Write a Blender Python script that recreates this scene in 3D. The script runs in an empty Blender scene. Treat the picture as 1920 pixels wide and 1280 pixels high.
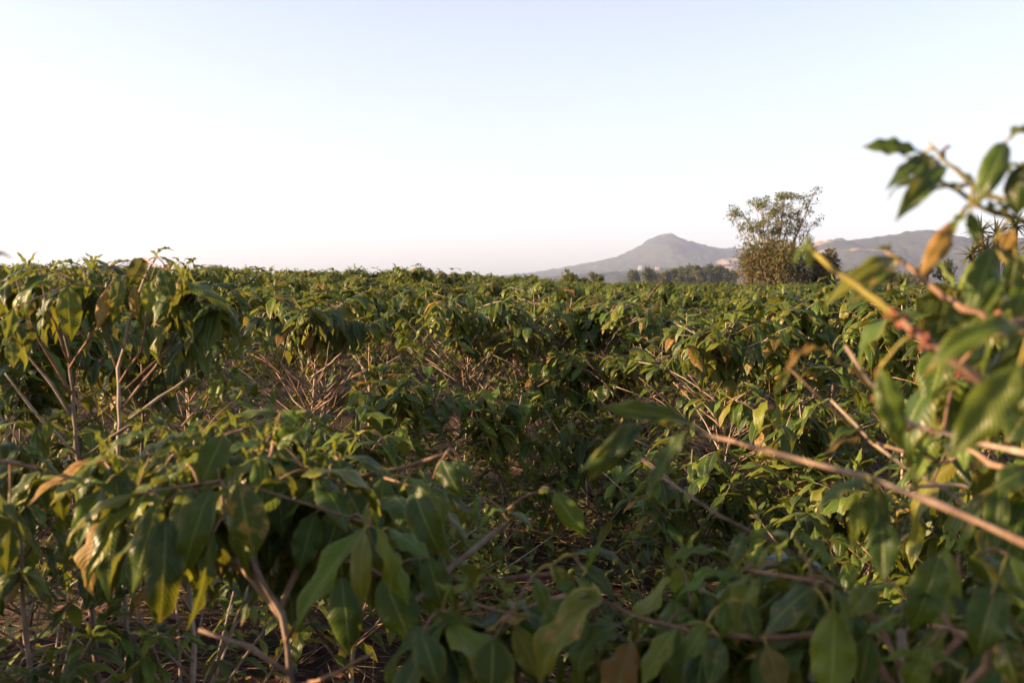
import bpy, math, random
import numpy as np
from mathutils import Vector, Matrix, Euler

S = bpy.context.scene
COL = S.collection
R = math.radians

# ------------------------------------------------------------------ camera
FPX = 2059.0                      # focal length in pixels of the 1920 px wide photograph
CAM = Vector((0.0, 0.0, 1.5))
PITCH = math.atan((640 - 525) / FPX)
cd = bpy.data.cameras.new('camera')
cam = bpy.data.objects.new('camera', cd)
COL.objects.link(cam)
S.camera = cam
cd.sensor_width = 36.0
cd.lens = 36.0 * FPX / 1920
cam.location = CAM
cam.rotation_euler = (R(90) - PITCH, 0, 0)
cd.clip_start = 0.05
cd.clip_end = 30000
cd.dof.use_dof = True
cd.dof.focus_distance = 6.0
cd.dof.aperture_fstop = 5.4

# ------------------------------------------------------------------ sky, sun, exposure
SUN_EL, SUN_AZ = 16.0, -97.0      # azimuth clockwise from the view direction: the sun is low on the left
w = bpy.data.worlds.new('World')
S.world = w
w.use_nodes = True
nt = w.node_tree
sky = nt.nodes.new('ShaderNodeTexSky')
sky.sky_type = 'NISHITA'
sky.sun_disc = False
sky.sun_elevation = R(SUN_EL)
sky.sun_rotation = R(SUN_AZ) % (2 * math.pi)
sky.air_density = 1.0
sky.dust_density = 1.2
sky.ozone_density = 2.0
hs = nt.nodes.new('ShaderNodeHueSaturation')     # thin milky evening air takes the edge off the blue
hs.inputs['Saturation'].default_value = 0.56
nt.links.new(sky.outputs[0], hs.inputs['Color'])
tn = nt.nodes.new('ShaderNodeMix')
tn.data_type = 'RGBA'
tn.blend_type = 'MULTIPLY'
tn.inputs[0].default_value = 1.0
tn.inputs[7].default_value = (1.0, 0.955, 1.03, 1)   # evening air a touch less green than the model sky
nt.links.new(hs.outputs[0], tn.inputs[6])
nt.links.new(tn.outputs[2], nt.nodes['Background'].inputs[0])
nt.nodes['Background'].inputs[1].default_value = 0.067
sd = bpy.data.lights.new('sun', 'SUN')
sd.energy = 5.0
sd.angle = R(0.5)
sd.color = (1.0, 0.65, 0.37)
sun = bpy.data.objects.new('sun', sd)
COL.objects.link(sun)
az, el = R(SUN_AZ), R(SUN_EL)
to_sun = Vector((math.sin(az) * math.cos(el), math.cos(az) * math.cos(el), math.sin(el)))
sun.rotation_euler = to_sun.to_track_quat('Z', 'Y').to_euler()
sun.location = to_sun * 200
S.view_settings.view_transform = 'Standard'
S.view_settings.look = 'None'
S.view_settings.gamma = 1.0
S.view_settings.use_curve_mapping = False
S.view_settings.exposure = 2.13
S.cycles.max_bounces = 6
S.cycles.diffuse_bounces = 3
S.cycles.glossy_bounces = 2
S.cycles.transmission_bounces = 3
S.cycles.volume_bounces = 2
S.cycles.use_denoising = True

# ------------------------------------------------------------------ helpers
CR = cam.rotation_euler.to_matrix()


def at(px, py, d):
    """Point of the place seen at photograph pixel (px, py), d metres along the viewing axis."""
    return CAM + CR @ Vector(((px - 960) / FPX * d, (640 - py) / FPX * d, -d))


def smooth(a, b, x):
    t = min(1.0, max(0.0, (x - a) / (b - a)))
    return t * t * (3 - 2 * t)


def ground_z(x, y):
    d = math.hypot(x, y)
    z = 0.04 * math.sin(x * 0.9 + 1.3) * math.cos(y * 0.7) + 0.03 * math.sin(x * 2.1 - y * 1.7)
    left = smooth(0.35, -0.55, x / max(d, 1e-3))
    z += (0.5 * left - 0.12) * smooth(9, 45, d) * (1 if y > 0 else 0)
    z -= 3.5 * smooth(62, 260, d)
    return z


def mesh(name, V, F, UV=None, mats=(), mi=None, smoothf=True):
    """V (n,3), F list or array of faces, UV per vertex."""
    me = bpy.data.meshes.new(name)
    V = np.asarray(V, dtype=np.float32)
    if isinstance(F, np.ndarray):
        n, k = F.shape
        lv = F.reshape(-1).astype(np.int32)
        starts = np.arange(0, n * k, k, dtype=np.int32)
        tot = np.full(n, k, dtype=np.int32)
    else:
        lv = np.array([i for f in F for i in f], dtype=np.int32)
        tot = np.array([len(f) for f in F], dtype=np.int32)
        starts = np.concatenate(([0], np.cumsum(tot)[:-1])).astype(np.int32)
    me.vertices.add(len(V))
    me.vertices.foreach_set('co', V.reshape(-1))
    me.loops.add(len(lv))
    me.loops.foreach_set('vertex_index', lv)
    me.polygons.add(len(starts))
    me.polygons.foreach_set('loop_start', starts)
    me.polygons.foreach_set('loop_total', tot)
    me.polygons.foreach_set('use_smooth', np.full(len(starts), smoothf, dtype=bool))
    for m in mats:
        me.materials.append(m)
    if mi is not None:
        me.polygons.foreach_set('material_index', np.asarray(mi, dtype=np.int32))
    if UV is not None:
        u = me.uv_layers.new(name='UVMap')
        u.data.foreach_set('uv', np.asarray(UV, dtype=np.float32)[lv].reshape(-1))
    me.update(calc_edges=True)
    return me


def link(name, me, parent=None, M=None):
    o = bpy.data.objects.new(name, me)
    COL.objects.link(o)
    if parent is not None:
        o.parent = parent
    if M is not None:
        o.matrix_basis = M
    return o


def tag(o, label=None, cat=None, group=None, kind=None):
    if label: o['label'] = label
    if cat: o['category'] = cat
    if group: o['group'] = group
    if kind: o['kind'] = kind
    return o


def thing(name, loc, label, cat, group=None):
    o = bpy.data.objects.new(name, None)
    o.empty_display_size = 0.1
    COL.objects.link(o)
    o.location = loc
    return tag(o, label, cat, group)


class Acc:
    """Collects pieces of one mesh."""
    def __init__(self):
        self.V, self.F, self.U, self.M, self.n = [], [], [], [], 0

    def add(self, V, F, UV=None, mi=0):
        self.V.append(np.asarray(V, dtype=np.float32))
        self.F += [tuple(i + self.n for i in f) for f in F]
        self.U.append(np.zeros((len(V), 2), np.float32) if UV is None else np.asarray(UV, np.float32))
        self.M += [mi] * len(F)
        self.n += len(V)

    def tube(self, P, rad, sides=5, mi=0):
        V, F, U = tube(P, rad, sides)
        self.add(V, F, U, mi)

    def build(self, name, mats, smoothf=True):
        return mesh(name, np.concatenate(self.V), self.F, np.concatenate(self.U), mats, self.M, smoothf)


def tube(P, rad, sides=5):
    P = [Vector(p) for p in P]
    n = len(P)
    V, U, F = [], [], []
    t0 = (P[1] - P[0]).normalized()
    nrm = t0.orthogonal().normalized()
    L = 0
    for i in range(n):
        t = (P[min(i + 1, n - 1)] - P[max(i - 1, 0)])
        if t.length < 1e-9: t = t0
        t = t.normalized()
        nrm = (nrm - t * nrm.dot(t))
        if nrm.length < 1e-6: nrm = t.orthogonal()
        nrm.normalize()
        b = t.cross(nrm)
        if i: L += (P[i] - P[i - 1]).length
        for k in range(sides):
            a = 2 * math.pi * k / sides
            V.append(P[i] + (nrm * math.cos(a) + b * math.sin(a)) * rad[i])
            U.append((k / sides, L))
    for i in range(n - 1):
        for k in range(sides):
            k2 = (k + 1) % sides
            F.append((i * sides + k, i * sides + k2, (i + 1) * sides + k2, (i + 1) * sides + k))
    F.append(tuple(range((n - 1) * sides, n * sides)))
    F.append(tuple(reversed(range(sides))))
    return np.array([tuple(v) for v in V], np.float32), F, np.array(U, np.float32)


# ------------------------------------------------------------------ materials
class NT:
    def __init__(self, name):
        self.m = bpy.data.materials.new(name)
        self.m.use_nodes = True
        self.t = self.m.node_tree
        self.t.nodes.clear()
        self.out = self.n('ShaderNodeOutputMaterial')

    def n(self, kind, **kw):
        nd = self.t.nodes.new(kind)
        for k, v in kw.items():
            setattr(nd, k, v)
        return nd

    def put(self, sock, v):
        if isinstance(v, bpy.types.NodeSocket):
            self.t.links.new(v, sock)
        else:
            sock.default_value = v

    def math(self, op, a, b=None, c=None, clamp=False):
        nd = self.n('ShaderNodeMath', operation=op, use_clamp=clamp)
        self.put(nd.inputs[0], a)
        if b is not None: self.put(nd.inputs[1], b)
        if c is not None: self.put(nd.inputs[2], c)
        return nd.outputs[0]

    def mix(self, f, a, b):
        nd = self.n('ShaderNodeMix', data_type='RGBA')
        self.put(nd.inputs[0], f)
        self.put(nd.inputs[6], a if isinstance(a, bpy.types.NodeSocket) else (*a, 1))
        self.put(nd.inputs[7], b if isinstance(b, bpy.types.NodeSocket) else (*b, 1))
        return nd.outputs[2]

    def ramp(self, f, stops, interp='LINEAR'):
        nd = self.n('ShaderNodeValToRGB')
        r = nd.color_ramp
        r.interpolation = interp
        while len(r.elements) < len(stops): r.elements.new(0.5)
        for e, (p, c) in zip(r.elements, stops):
            e.position = p
            e.color = (*c, 1) if len(c) == 3 else c
        self.put(nd.inputs[0], f)
        return nd.outputs[0]

    def noise(self, vec, scale, detail=3, rough=0.55, fac=True):
        nd = self.n('ShaderNodeTexNoise')
        if vec is not None: self.put(nd.inputs['Vector'], vec)
        nd.inputs['Scale'].default_value = scale
        nd.inputs['Detail'].default_value = detail
        nd.inputs['Roughness'].default_value = rough
        return nd.outputs[0 if fac else 1]

    def sstep(self, v, a, b):
        nd = self.n('ShaderNodeMapRange', interpolation_type='SMOOTHSTEP')
        self.put(nd.inputs[0], v)
        nd.inputs[1].default_value = a
        nd.inputs[2].default_value = b
        return nd.outputs[0]

    def bump(self, h, strength, dist):
        nd = self.n('ShaderNodeBump')
        self.put(nd.inputs['Height'], h)
        nd.inputs['Strength'].default_value = strength
        nd.inputs['Distance'].default_value = dist
        return nd.outputs[0]

    def bsdf(self, color, rough, normal=None, spec=0.5):
        b = self.n('ShaderNodeBsdfPrincipled')
        self.put(b.inputs['Base Color'], color if isinstance(color, bpy.types.NodeSocket) else (*color, 1))
        self.put(b.inputs['Roughness'], rough)
        b.inputs['Specular IOR Level'].default_value = spec
        if normal is not None: self.put(b.inputs['Normal'], normal)
        return b.outputs[0]

    def done(self, shader):
        self.t.links.new(shader, self.out.inputs[0])
        return self.m


def leaf_material(name, stops, blotch, trans=0.3, rough=0.29, back=(0.07, 0.10, 0.032), edge=0.35):
    T = NT(name)
    uv = T.n('ShaderNodeUVMap', uv_map='UVMap').outputs[0]
    sp = T.n('ShaderNodeSeparateXYZ'); T.put(sp.inputs[0], uv)
    u, v = sp.outputs[0], sp.outputs[1]
    oi = T.n('ShaderNodeObjectInfo').outputs['Random']
    ri = T.n('ShaderNodeNewGeometry')
    r = T.math('FRACT', T.math('ADD', T.math('MULTIPLY', oi, 7.31), T.math('MULTIPLY', ri.outputs['Random Per Island'], 5.77)))
    r2 = T.math('FRACT', T.math('MULTIPLY', r, 37.7))
    r3 = T.math('FRACT', T.math('MULTIPLY', r, 91.3))
    base = T.ramp(r, stops)
    ac = T.math('ABSOLUTE', T.math('SUBTRACT', u, 0.5))          # 0 at the midrib, 0.5 at the margin
    # veins
    ph = T.math('ADD', T.math('MULTIPLY', v, 9.0), T.math('MULTIPLY', ac, -3.6))
    wv = T.math('ABSOLUTE', T.math('SUBTRACT', T.math('FRACT', ph), 0.5))
    vein = T.sstep(wv, 0.43, 0.5)
    base = T.mix(T.math('MULTIPLY', vein, 0.28), base, (0.16, 0.20, 0.05))
    # yellowing margins and tips
    eg = T.math('MULTIPLY', T.sstep(ac, 0.36, 0.5), T.math('MULTIPLY', edge, r2))
    base = T.mix(eg, base, (0.30, 0.24, 0.04))
    # blotches
    cv = T.n('ShaderNodeCombineXYZ')
    T.put(cv.inputs[0], T.math('MULTIPLY', u, 1.2)); T.put(cv.inputs[1], T.math('MULTIPLY', v, 2.6)); T.put(cv.inputs[2], T.math('MULTIPLY', r, 60))
    nz = T.noise(cv.outputs[0], 2.2, 4, 0.6)
    th = T.math('SUBTRACT', 0.80, T.math('MULTIPLY', T.math('POWER', r3, 2.5), blotch))
    bl = T.math('MULTIPLY', T.math('SUBTRACT', nz, th), 9.0, clamp=True)
    tip = T.math('MULTIPLY', T.sstep(T.math('ADD', v, T.math('MULTIPLY', nz, 0.3)), 0.95, 1.15), T.sstep(r2, 0.45, 0.8))
    bl = T.math('MAXIMUM', bl, T.math('MULTIPLY', tip, 0.8))
    bcol = T.ramp(T.noise(cv.outputs[0], 5.0, 3), [(0.3, (0.36, 0.23, 0.05)), (0.52, (0.26, 0.15, 0.04)), (0.66, (0.10, 0.045, 0.02))])
    base = T.mix(T.math('MULTIPLY', bl, 0.85), base, bcol)
    dust = T.math('MULTIPLY', T.noise(cv.outputs[0], 14.0, 4, 0.7), 0.06)
    base = T.mix(dust, base, (0.17, 0.15, 0.09))
    # pale midrib
    mid = T.sstep(ac, 0.04, 0.012)
    base = T.mix(T.math('MULTIPLY', mid, 0.55), base, (0.24, 0.28, 0.07))
    under = T.mix(0.55, base, back)
    col = T.mix(ri.outputs['Backfacing'], base, under)
    h = T.math('ADD', T.math('MULTIPLY', T.math('ABSOLUTE', T.math('SUBTRACT', wv, 0.25)), -1.6), T.math('MULTIPLY', mid, -0.8))
    nrm = T.bump(h, 0.42, 0.004)
    rg = T.math('ADD', rough, T.math('MULTIPLY', T.noise(cv.outputs[0], 3.0, 2), 0.18))
    P = T.bsdf(col, rg, nrm, 0.30)
    tr = T.n('ShaderNodeBsdfTranslucent')
    T.put(tr.inputs['Color'], T.mix(0.34, col, (0.36, 0.31, 0.01)))
    T.put(tr.inputs['Normal'], nrm)
    mx = T.n('ShaderNodeMixShader')
    mx.inputs[0].default_value = trans + 0.05
    T.put(mx.inputs[1], P); T.put(mx.inputs[2], tr.outputs[0])
    return T.done(mx.outputs[0])


def bark_material(name, stops, scale=1.0, rough=0.8):
    T = NT(name)
    g = T.n('ShaderNodeTexCoord').outputs['Object']
    mp = T.n('ShaderNodeMapping'); T.put(mp.inputs[0], g)
    mp.inputs['Scale'].default_value = (1, 1, 0.35)
    oi = T.n('ShaderNodeObjectInfo').outputs['Random']
    nz = T.noise(mp.outputs[0], 55 * scale, 4, 0.65)
    n2 = T.noise(g, 9 * scale, 2)
    f = T.math('ADD', T.math('MULTIPLY', nz, 0.6), T.math('ADD', T.math('MULTIPLY', n2, 0.35), T.math('MULTIPLY', T.math('SUBTRACT', oi, 0.5), 0.22)))
    c = T.ramp(f, stops)
    return T.done(T.bsdf(c, rough, T.bump(nz, 0.5, 0.003), 0.3))


M = {}
M['leaf'] = leaf_material('mature_leaf', [(0.0, (0.014, 0.038, 0.007)), (0.35, (0.023, 0.058, 0.007)), (0.65, (0.043, 0.086, 0.008)), (0.86, (0.085, 0.118, 0.008)), (1.0, (0.14, 0.13, 0.010))], 0.33)
M['young'] = leaf_material('young_leaf', [(0.0, (0.045, 0.098, 0.010)), (0.5, (0.080, 0.145, 0.012)), (1.0, (0.15, 0.18, 0.015))], 0.25, 0.36, 0.30, (0.13, 0.18, 0.05))
M['ochre'] = leaf_material('ochre_leaf', [(0.0, (0.10, 0.085, 0.025)), (0.5, (0.24, 0.15, 0.03)), (1.0, (0.20, 0.10, 0.03))], 0.75, 0.32, 0.5, (0.20, 0.15, 0.06))
M['far_leaf'] = M['leaf']
M['bark'] = bark_material('grey_brown_bark', [(0.25, (0.065, 0.045, 0.03)), (0.5, (0.22, 0.165, 0.12)), (0.75, (0.44, 0.37, 0.29))])
M['twig'] = bark_material('reddish_twig_bark', [(0.25, (0.08, 0.042, 0.025)), (0.5, (0.19, 0.115, 0.07)), (0.75, (0.33, 0.24, 0.17))])
M['green_twig'] = bark_material('green_twig_bark', [(0.25, (0.10, 0.11, 0.02)), (0.5, (0.20, 0.17, 0.035)), (0.75, (0.28, 0.22, 0.05))])
M['berry'] = bark_material('red_brown_bud', [(0.25, (0.11, 0.03, 0.018)), (0.5, (0.20, 0.06, 0.03)), (0.75, (0.24, 0.12, 0.05))], 1, 0.5)
M['dry'] = bark_material('dry_litter', [(0.25, (0.03, 0.015, 0.009)), (0.5, (0.085, 0.042, 0.024)), (0.78, (0.18, 0.11, 0.07))])
M['weed'] = leaf_material('weed_leaf', [(0, (0.03, 0.06, 0.02)), (0.6, (0.05, 0.085, 0.02)), (1, (0.10, 0.11, 0.04))], 0.2)
M['straw'] = bark_material('dry_straw', [(0.25, (0.07, 0.052, 0.036)), (0.5, (0.15, 0.115, 0.08)), (0.8, (0.26, 0.21, 0.15))])


def soil_material():
    T = NT('field_soil')
    g = T.n('ShaderNodeTexCoord').outputs['Object']
    a = T.noise(g, 0.8, 4); b = T.noise(g, 14, 6, 0.7); c = T.noise(g, 0.006, 5, 0.6)
    near = T.ramp(T.math('ADD', T.math('MULTIPLY', a, 0.4), T.math('MULTIPLY', b, 0.6)), [(0.3, (0.018, 0.012, 0.008)), (0.5, (0.042, 0.027, 0.018)), (0.68, (0.085, 0.058, 0.038))])
    far = T.ramp(c, [(0.35, (0.04, 0.055, 0.022)), (0.5, (0.07, 0.075, 0.03)), (0.62, (0.20, 0.14, 0.08))])
    dn = T.n('ShaderNodeVectorMath', operation='LENGTH'); T.put(dn.inputs[0], g)
    col = T.mix(T.sstep(dn.outputs['Value'], 60, 120), near, far)
    return T.done(T.bsdf(col, 0.95, T.bump(b, 0.8, 0.03), 0.15))


M['soil'] = soil_material()


def slope_material(name, dark, mid, tan, t0, t1, patch=None):
    """Wooded mountain side: dark tree cover, paler clearings, one bare field where the photograph has it."""
    T = NT(name)
    g = T.n('ShaderNodeTexCoord').outputs['Object']
    a = T.noise(g, 0.0022, 6, 0.62); b = T.noise(g, 0.02, 5, 0.7)
    mp = T.n('ShaderNodeMapping'); T.put(mp.inputs[0], g); mp.inputs['Scale'].default_value = (0.5, 0.8, 2.2)
    c = T.noise(mp.outputs[0], 0.0045, 5, 0.6)
    col = T.ramp(T.math('ADD', T.math('MULTIPLY', a, 0.5), T.math('MULTIPLY', b, 0.5)), [(0.35, dark), (0.62, mid)])
    f = T.sstep(T.math('ADD', c, T.math('MULTIPLY', T.math('SUBTRACT', b, 0.5), 0.12)), t0, t1)
    col = T.mix(T.math('MULTIPLY', f, 0.8), col, tan)
    if patch:
        for (px, pz, rx, rz, sl) in patch:
            s = T.n('ShaderNodeSeparateXYZ'); T.put(s.inputs[0], g)
            dx = T.math('DIVIDE', T.math('SUBTRACT', s.outputs[0], px), rx)
            dz = T.math('DIVIDE', T.math('SUBTRACT', T.math('SUBTRACT', s.outputs[2], pz), T.math('MULTIPLY', T.math('SUBTRACT', s.outputs[0], px), sl)), rz)
            rr = T.math('ADD', T.math('ADD', T.math('MULTIPLY', dx, dx), T.math('MULTIPLY', dz, dz)), T.math('MULTIPLY', T.math('SUBTRACT', b, 0.5), 1.2))
            col = T.mix(T.sstep(rr, 1.0, 0.6), col, (0.42, 0.27, 0.16))
    return T.done(T.bsdf(col, 0.95, T.bump(b, 0.8, 12.0), 0.1))


def plain(name, col, rough=0.8, var=0.2, scale=1.0):
    T = NT(name)
    g = T.n('ShaderNodeTexCoord').outputs['Object']
    nz = T.noise(g, scale, 4)
    lo = tuple(c * (1 - var) for c in col); hi = tuple(min(1, c * (1 + var)) for c in col)
    return T.done(T.bsdf(T.ramp(nz, [(0.3, lo), (0.7, hi)]), rough, None, 0.3))


# ------------------------------------------------------------------ ground, mountain, hills
def build_ground():
    xs = sorted(set([round(v, 3) for v in np.concatenate([np.arange(-9, 9.01, 0.3), np.sign(np.arange(-26, 27)) * 9 * np.power(1.28, np.abs(np.arange(-26, 27)))]) if abs(v) < 5000] + [-5000.0, 5000.0]))
    ys = sorted(set([round(float(v), 3) for v in np.concatenate([np.arange(-4, 14.01, 0.3), 14 * np.power(1.22, np.arange(0, 31)), -4 * np.power(1.4, np.arange(0, 17))]) if -1200 < v < 5600] + [-1200.0, 5600.0]))
    rng = np.random.default_rng(5)
    V, F = [], []
    for y in ys:
        for x in xs:
            d = math.hypot(x, y)
            z = ground_z(x, y) + (rng.normal(0, 0.018) if d < 14 else 0)
            V.append((x, y, z))
    n = len(xs)
    for j in range(len(ys) - 1):
        for i in range(n - 1):
            F.append((j * n + i, j * n + i + 1, (j + 1) * n + i + 1, (j + 1) * n + i))
    o = link('ground', mesh('ground', V, np.array(F), None, [M['soil']]))
    tag(o, 'brown plantation soil under the coffee shrubs running on to the far plain', kind='structure')


build_ground()


def vnoise(x, y, seed):
    """Cheap value noise, vectorised."""
    xi, yi = np.floor(x), np.floor(y)
    fx, fy = x - xi, y - yi
    fx, fy = fx * fx * (3 - 2 * fx), fy * fy * (3 - 2 * fy)
    def h(a, b):
        s = np.sin(a * 127.1 + b * 311.7 + seed * 74.7) * 43758.5453
        return s - np.floor(s)
    return (h(xi, yi) * (1 - fx) + h(xi + 1, yi) * fx) * (1 - fy) + (h(xi, yi + 1) * (1 - fx) + h(xi + 1, yi + 1) * fx) * fy


def build_ridge(name, label, prof, dist, depth, mat, seed, rough):
    px = np.array([p[0] for p in prof], float); py = np.array([p[1] for p in prof], float)
    X0, X1 = (px[0] - 960) / FPX * dist, (px[-1] - 960) / FPX * dist
    nx, ny = 420, 70
    xs = np.linspace(X0, X1, nx)
    top = CAM.z + (525 - np.interp(xs / dist * FPX + 960, px, py)) / FPX * dist
    # soften the polyline
    k = np.exp(-np.linspace(-2, 2, 9) ** 2); k /= k.sum()
    top = np.convolve(np.pad(top, 4, mode='edge'), k, 'valid')
    V = np.zeros((ny, nx, 3))
    for j in range(ny):
        t = j / (ny - 1) * 1.45           # 0 foot, 1 ridge, 1.45 back slope
        yy = dist - depth + depth * t
        sh = math.sin(min(t, 2 - t) * math.pi / 2) ** 1.35
        n1 = vnoise(xs / 330 + 0.4 * t, np.full(nx, yy / 520), seed) - 0.5
        n2 = vnoise(xs / 110, np.full(nx, yy / 150), seed + 3) - 0.5
        n3 = vnoise(xs / 26, np.full(nx, yy / 26), seed + 9) - 0.5
        n4 = vnoise(xs / 11, np.full(nx, yy / 11), seed + 12) - 0.5
        off = 1 - 0.85 * math.exp(-((t - 1) / 0.22) ** 2)
        n0 = np.abs(vnoise(xs / 150 + 0.9 * t, np.full(nx, yy / 900), seed + 5) - 0.5) * 2
        h = top * sh * (1 - (0.20 * (0.5 - n1) + 0.10 * (0.5 - n2) + 0.13 * (1 - n0)) * off * min(1, t * 2)) + rough * (n3 * 0.9 + n4 * 0.8) * min(1, t * 4)
        V[j, :, 0] = xs * (yy / dist) ** 0.4
        V[j, :, 1] = yy
        V[j, :, 2] = h - 5.0
    F = [(j * nx + i, j * nx + i + 1, (j + 1) * nx + i + 1, (j + 1) * nx + i) for j in range(ny - 1) for i in range(nx - 1)]
    o = link(name, mesh(name, V.reshape(-1, 3), np.array(F), None, [mat]))
    tag(o, label, kind='structure')
    return o


DK, MD, TN = (0.018, 0.026, 0.022), (0.042, 0.044, 0.034), (0.38, 0.24, 0.15)
prof_main = [(640, 530), (800, 524), (900, 518), (985, 510), (1050, 500), (1100, 491), (1150, 480), (1180, 468), (1205, 454), (1225, 438), (1240, 432), (1262, 435), (1283, 448), (1300, 450), (1325, 460), (1350, 463), (1380, 462), (1440, 468), (1500, 474), (1560, 486), (1700, 500), (1900, 512), (2100, 524)]
prof_right = [(1180, 529), (1290, 521), (1370, 503), (1440, 480), (1500, 462), (1530, 450), (1550, 445), (1566, 441), (1582, 444), (1620, 441), (1650, 438), (1680, 433), (1700, 429), (1720, 426), (1740, 428), (1770, 433), (1800, 440), (1860, 437), (1920, 445), (2050, 450), (2200, 462), (2400, 490), (2600, 520)]
prof_foot = [(700, 530), (960, 522), (1060, 514), (1120, 508), (1180, 504), (1230, 499), (1290, 497), (1340, 500), (1400, 505), (1480, 502), (1600, 508), (1750, 512), (1900, 515), (2200, 520), (2400, 530)]


def at_d(px, py, d):
    return (px - 960) / FPX * d, CAM.z + (525 - py) / FPX * d


bx, bz = at_d(1333, 492, 3550)
build_ridge('mountain', 'hazy blue grey volcano with one rounded peak and a long left flank', prof_main, 4200, 1500, slope_material('mountain_slope', DK, MD, TN, 0.66, 0.74, [(bx, bz, 62, 9, 0.16)]), 3, 9)
build_ridge('hill', 'hazy hill with tan clearings rising to the right behind the sparse tree', prof_right, 2900, 1000, slope_material('hill_slope', DK, MD, TN, 0.57, 0.66), 11, 8)
build_ridge('foothill', 'low wooded foothill dotted with pale houses below the mountain peak', prof_foot, 2100, 500, slope_material('foothill_slope', DK, MD, TN, 0.62, 0.72), 21, 6)


# ------------------------------------------------------------------ leaves
def leaf_geo(nl, na, rng, bend=0.9, fold=0.35, wav=0.2, freq=2.6, twist=0.0):
    """Unit leaf: chord from the origin to (0,1,0), width 0.4, arching up towards +Z; returns V, F, UV."""
    ys, zs, th = [0.0], [0.0], []
    n = nl
    for i in range(n):
        v = (i + 0.5) / n
        th.append(bend * (0.55 - v ** 1.25 * 1.1))
    for i in range(n):
        ys.append(ys[-1] + math.cos(th[i]) / n)
        zs.append(zs[-1] + math.sin(th[i]) / n)
    ca = math.atan2(zs[-1], ys[-1]); L = math.hypot(zs[-1], ys[-1])
    C = []
    for y, z in zip(ys, zs):
        C.append(((y * math.cos(-ca) - z * math.sin(-ca)) / L, (y * math.sin(-ca) + z * math.cos(-ca)) / L))
    p1, p2 = rng.uniform(0, 6.28), rng.uniform(0, 6.28)
    V, U, F = [], [], []
    for i in range(n + 1):
        v = i / n
        y, z = C[i]
        a0 = th[min(i, n - 1)] - ca
        ny, nz = -math.sin(a0), math.cos(a0)
        wd = 0.2 * (math.sin(math.pi * min(1, v ** 0.86)) ** 0.85 if 0 < v < 1 else 0)
        if v > 0.78: wd *= 1 - 0.42 * ((v - 0.78) / 0.22)
        wd = max(wd, 0.012 if v < 0.5 else 0.004)
        if 0.1 < v < 0.9: wd *= rng.uniform(0.97, 1.02)
        tw = twist * (v - 0.3)
        for k in range(na + 1):
            a = -1 + 2 * k / na
            ph = p1 if a < 0 else p2
            lift = fold * abs(a) * wd + wav * wd * a * a * math.sin(2 * math.pi * freq * v + ph) + wd * 0.35 * -(a ** 4)
            x, up = a * wd * math.cos(fold * 0.6), lift
            x, up = x * math.cos(tw) - up * math.sin(tw), x * math.sin(tw) + up * math.cos(tw)
            V.append((x, y + ny * up, z + nz * up))
            U.append((k / na, v))
    for i in range(n):
        for k in range(na):
            q = i * (na + 1) + k
            F.append((q, q + 1, q + na + 2, q + na + 1))
    return np.array(V, np.float32), F, np.array(U, np.float32)


LEAF = {}
lr = random.Random(4)
for kind, cnt in (('leaf', 7), ('young', 5), ('ochre', 4)):
    for lod, (nl, na) in (('hi', (16, 6)), ('mid', (7, 4)), ('lo', (4, 2))):
        L = []
        for k in range(cnt):
            rr = random.Random(k * 13 + len(kind))
            g = leaf_geo(nl, na, rr, rr.uniform(0.3, 2.0), rr.uniform(0.0, 0.8), rr.uniform(0.18, 0.42) if lod == 'hi' else rr.uniform(0.15, 0.4), rr.uniform(2.0, 3.6) if lod == 'hi' else rr.uniform(1.6, 2.8), rr.uniform(-0.8, 0.8))
            L.append((g, None if lod == 'lo' else mesh(kind + '_' + lod, *g, [M[kind]])))
        LEAF[kind, lod] = L


def frame(base, tip, nrm):
    """Matrix columns X (across), Y (base to tip), Z (upper face)."""
    y = tip - base
    L = y.length
    y = y / L
    x = y.cross(nrm)
    if x.length < 1e-4: x = y.orthogonal()
    x.normalize()
    z = x.cross(y)
    return x, y, z, L


def put_leaf(parent, base, tip, nrm, wd, kind, lod, rng, name='leaf'):
    x, y, z, L = frame(base, tip, nrm)
    sx = wd / 0.4
    sz = L * rng.uniform(0.85, 1.15)
    m = Matrix(((x.x * sx, y.x * L, z.x * sz, base.x), (x.y * sx, y.y * L, z.y * sz, base.y), (x.z * sx, y.z * L, z.z * sz, base.z), (0, 0, 0, 1)))
    return link(name, rng.choice(LEAF[kind, lod])[1], parent, m)


# ------------------------------------------------------------------ coffee shrub generator
UP = Vector((0, 0, 1))


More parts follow.
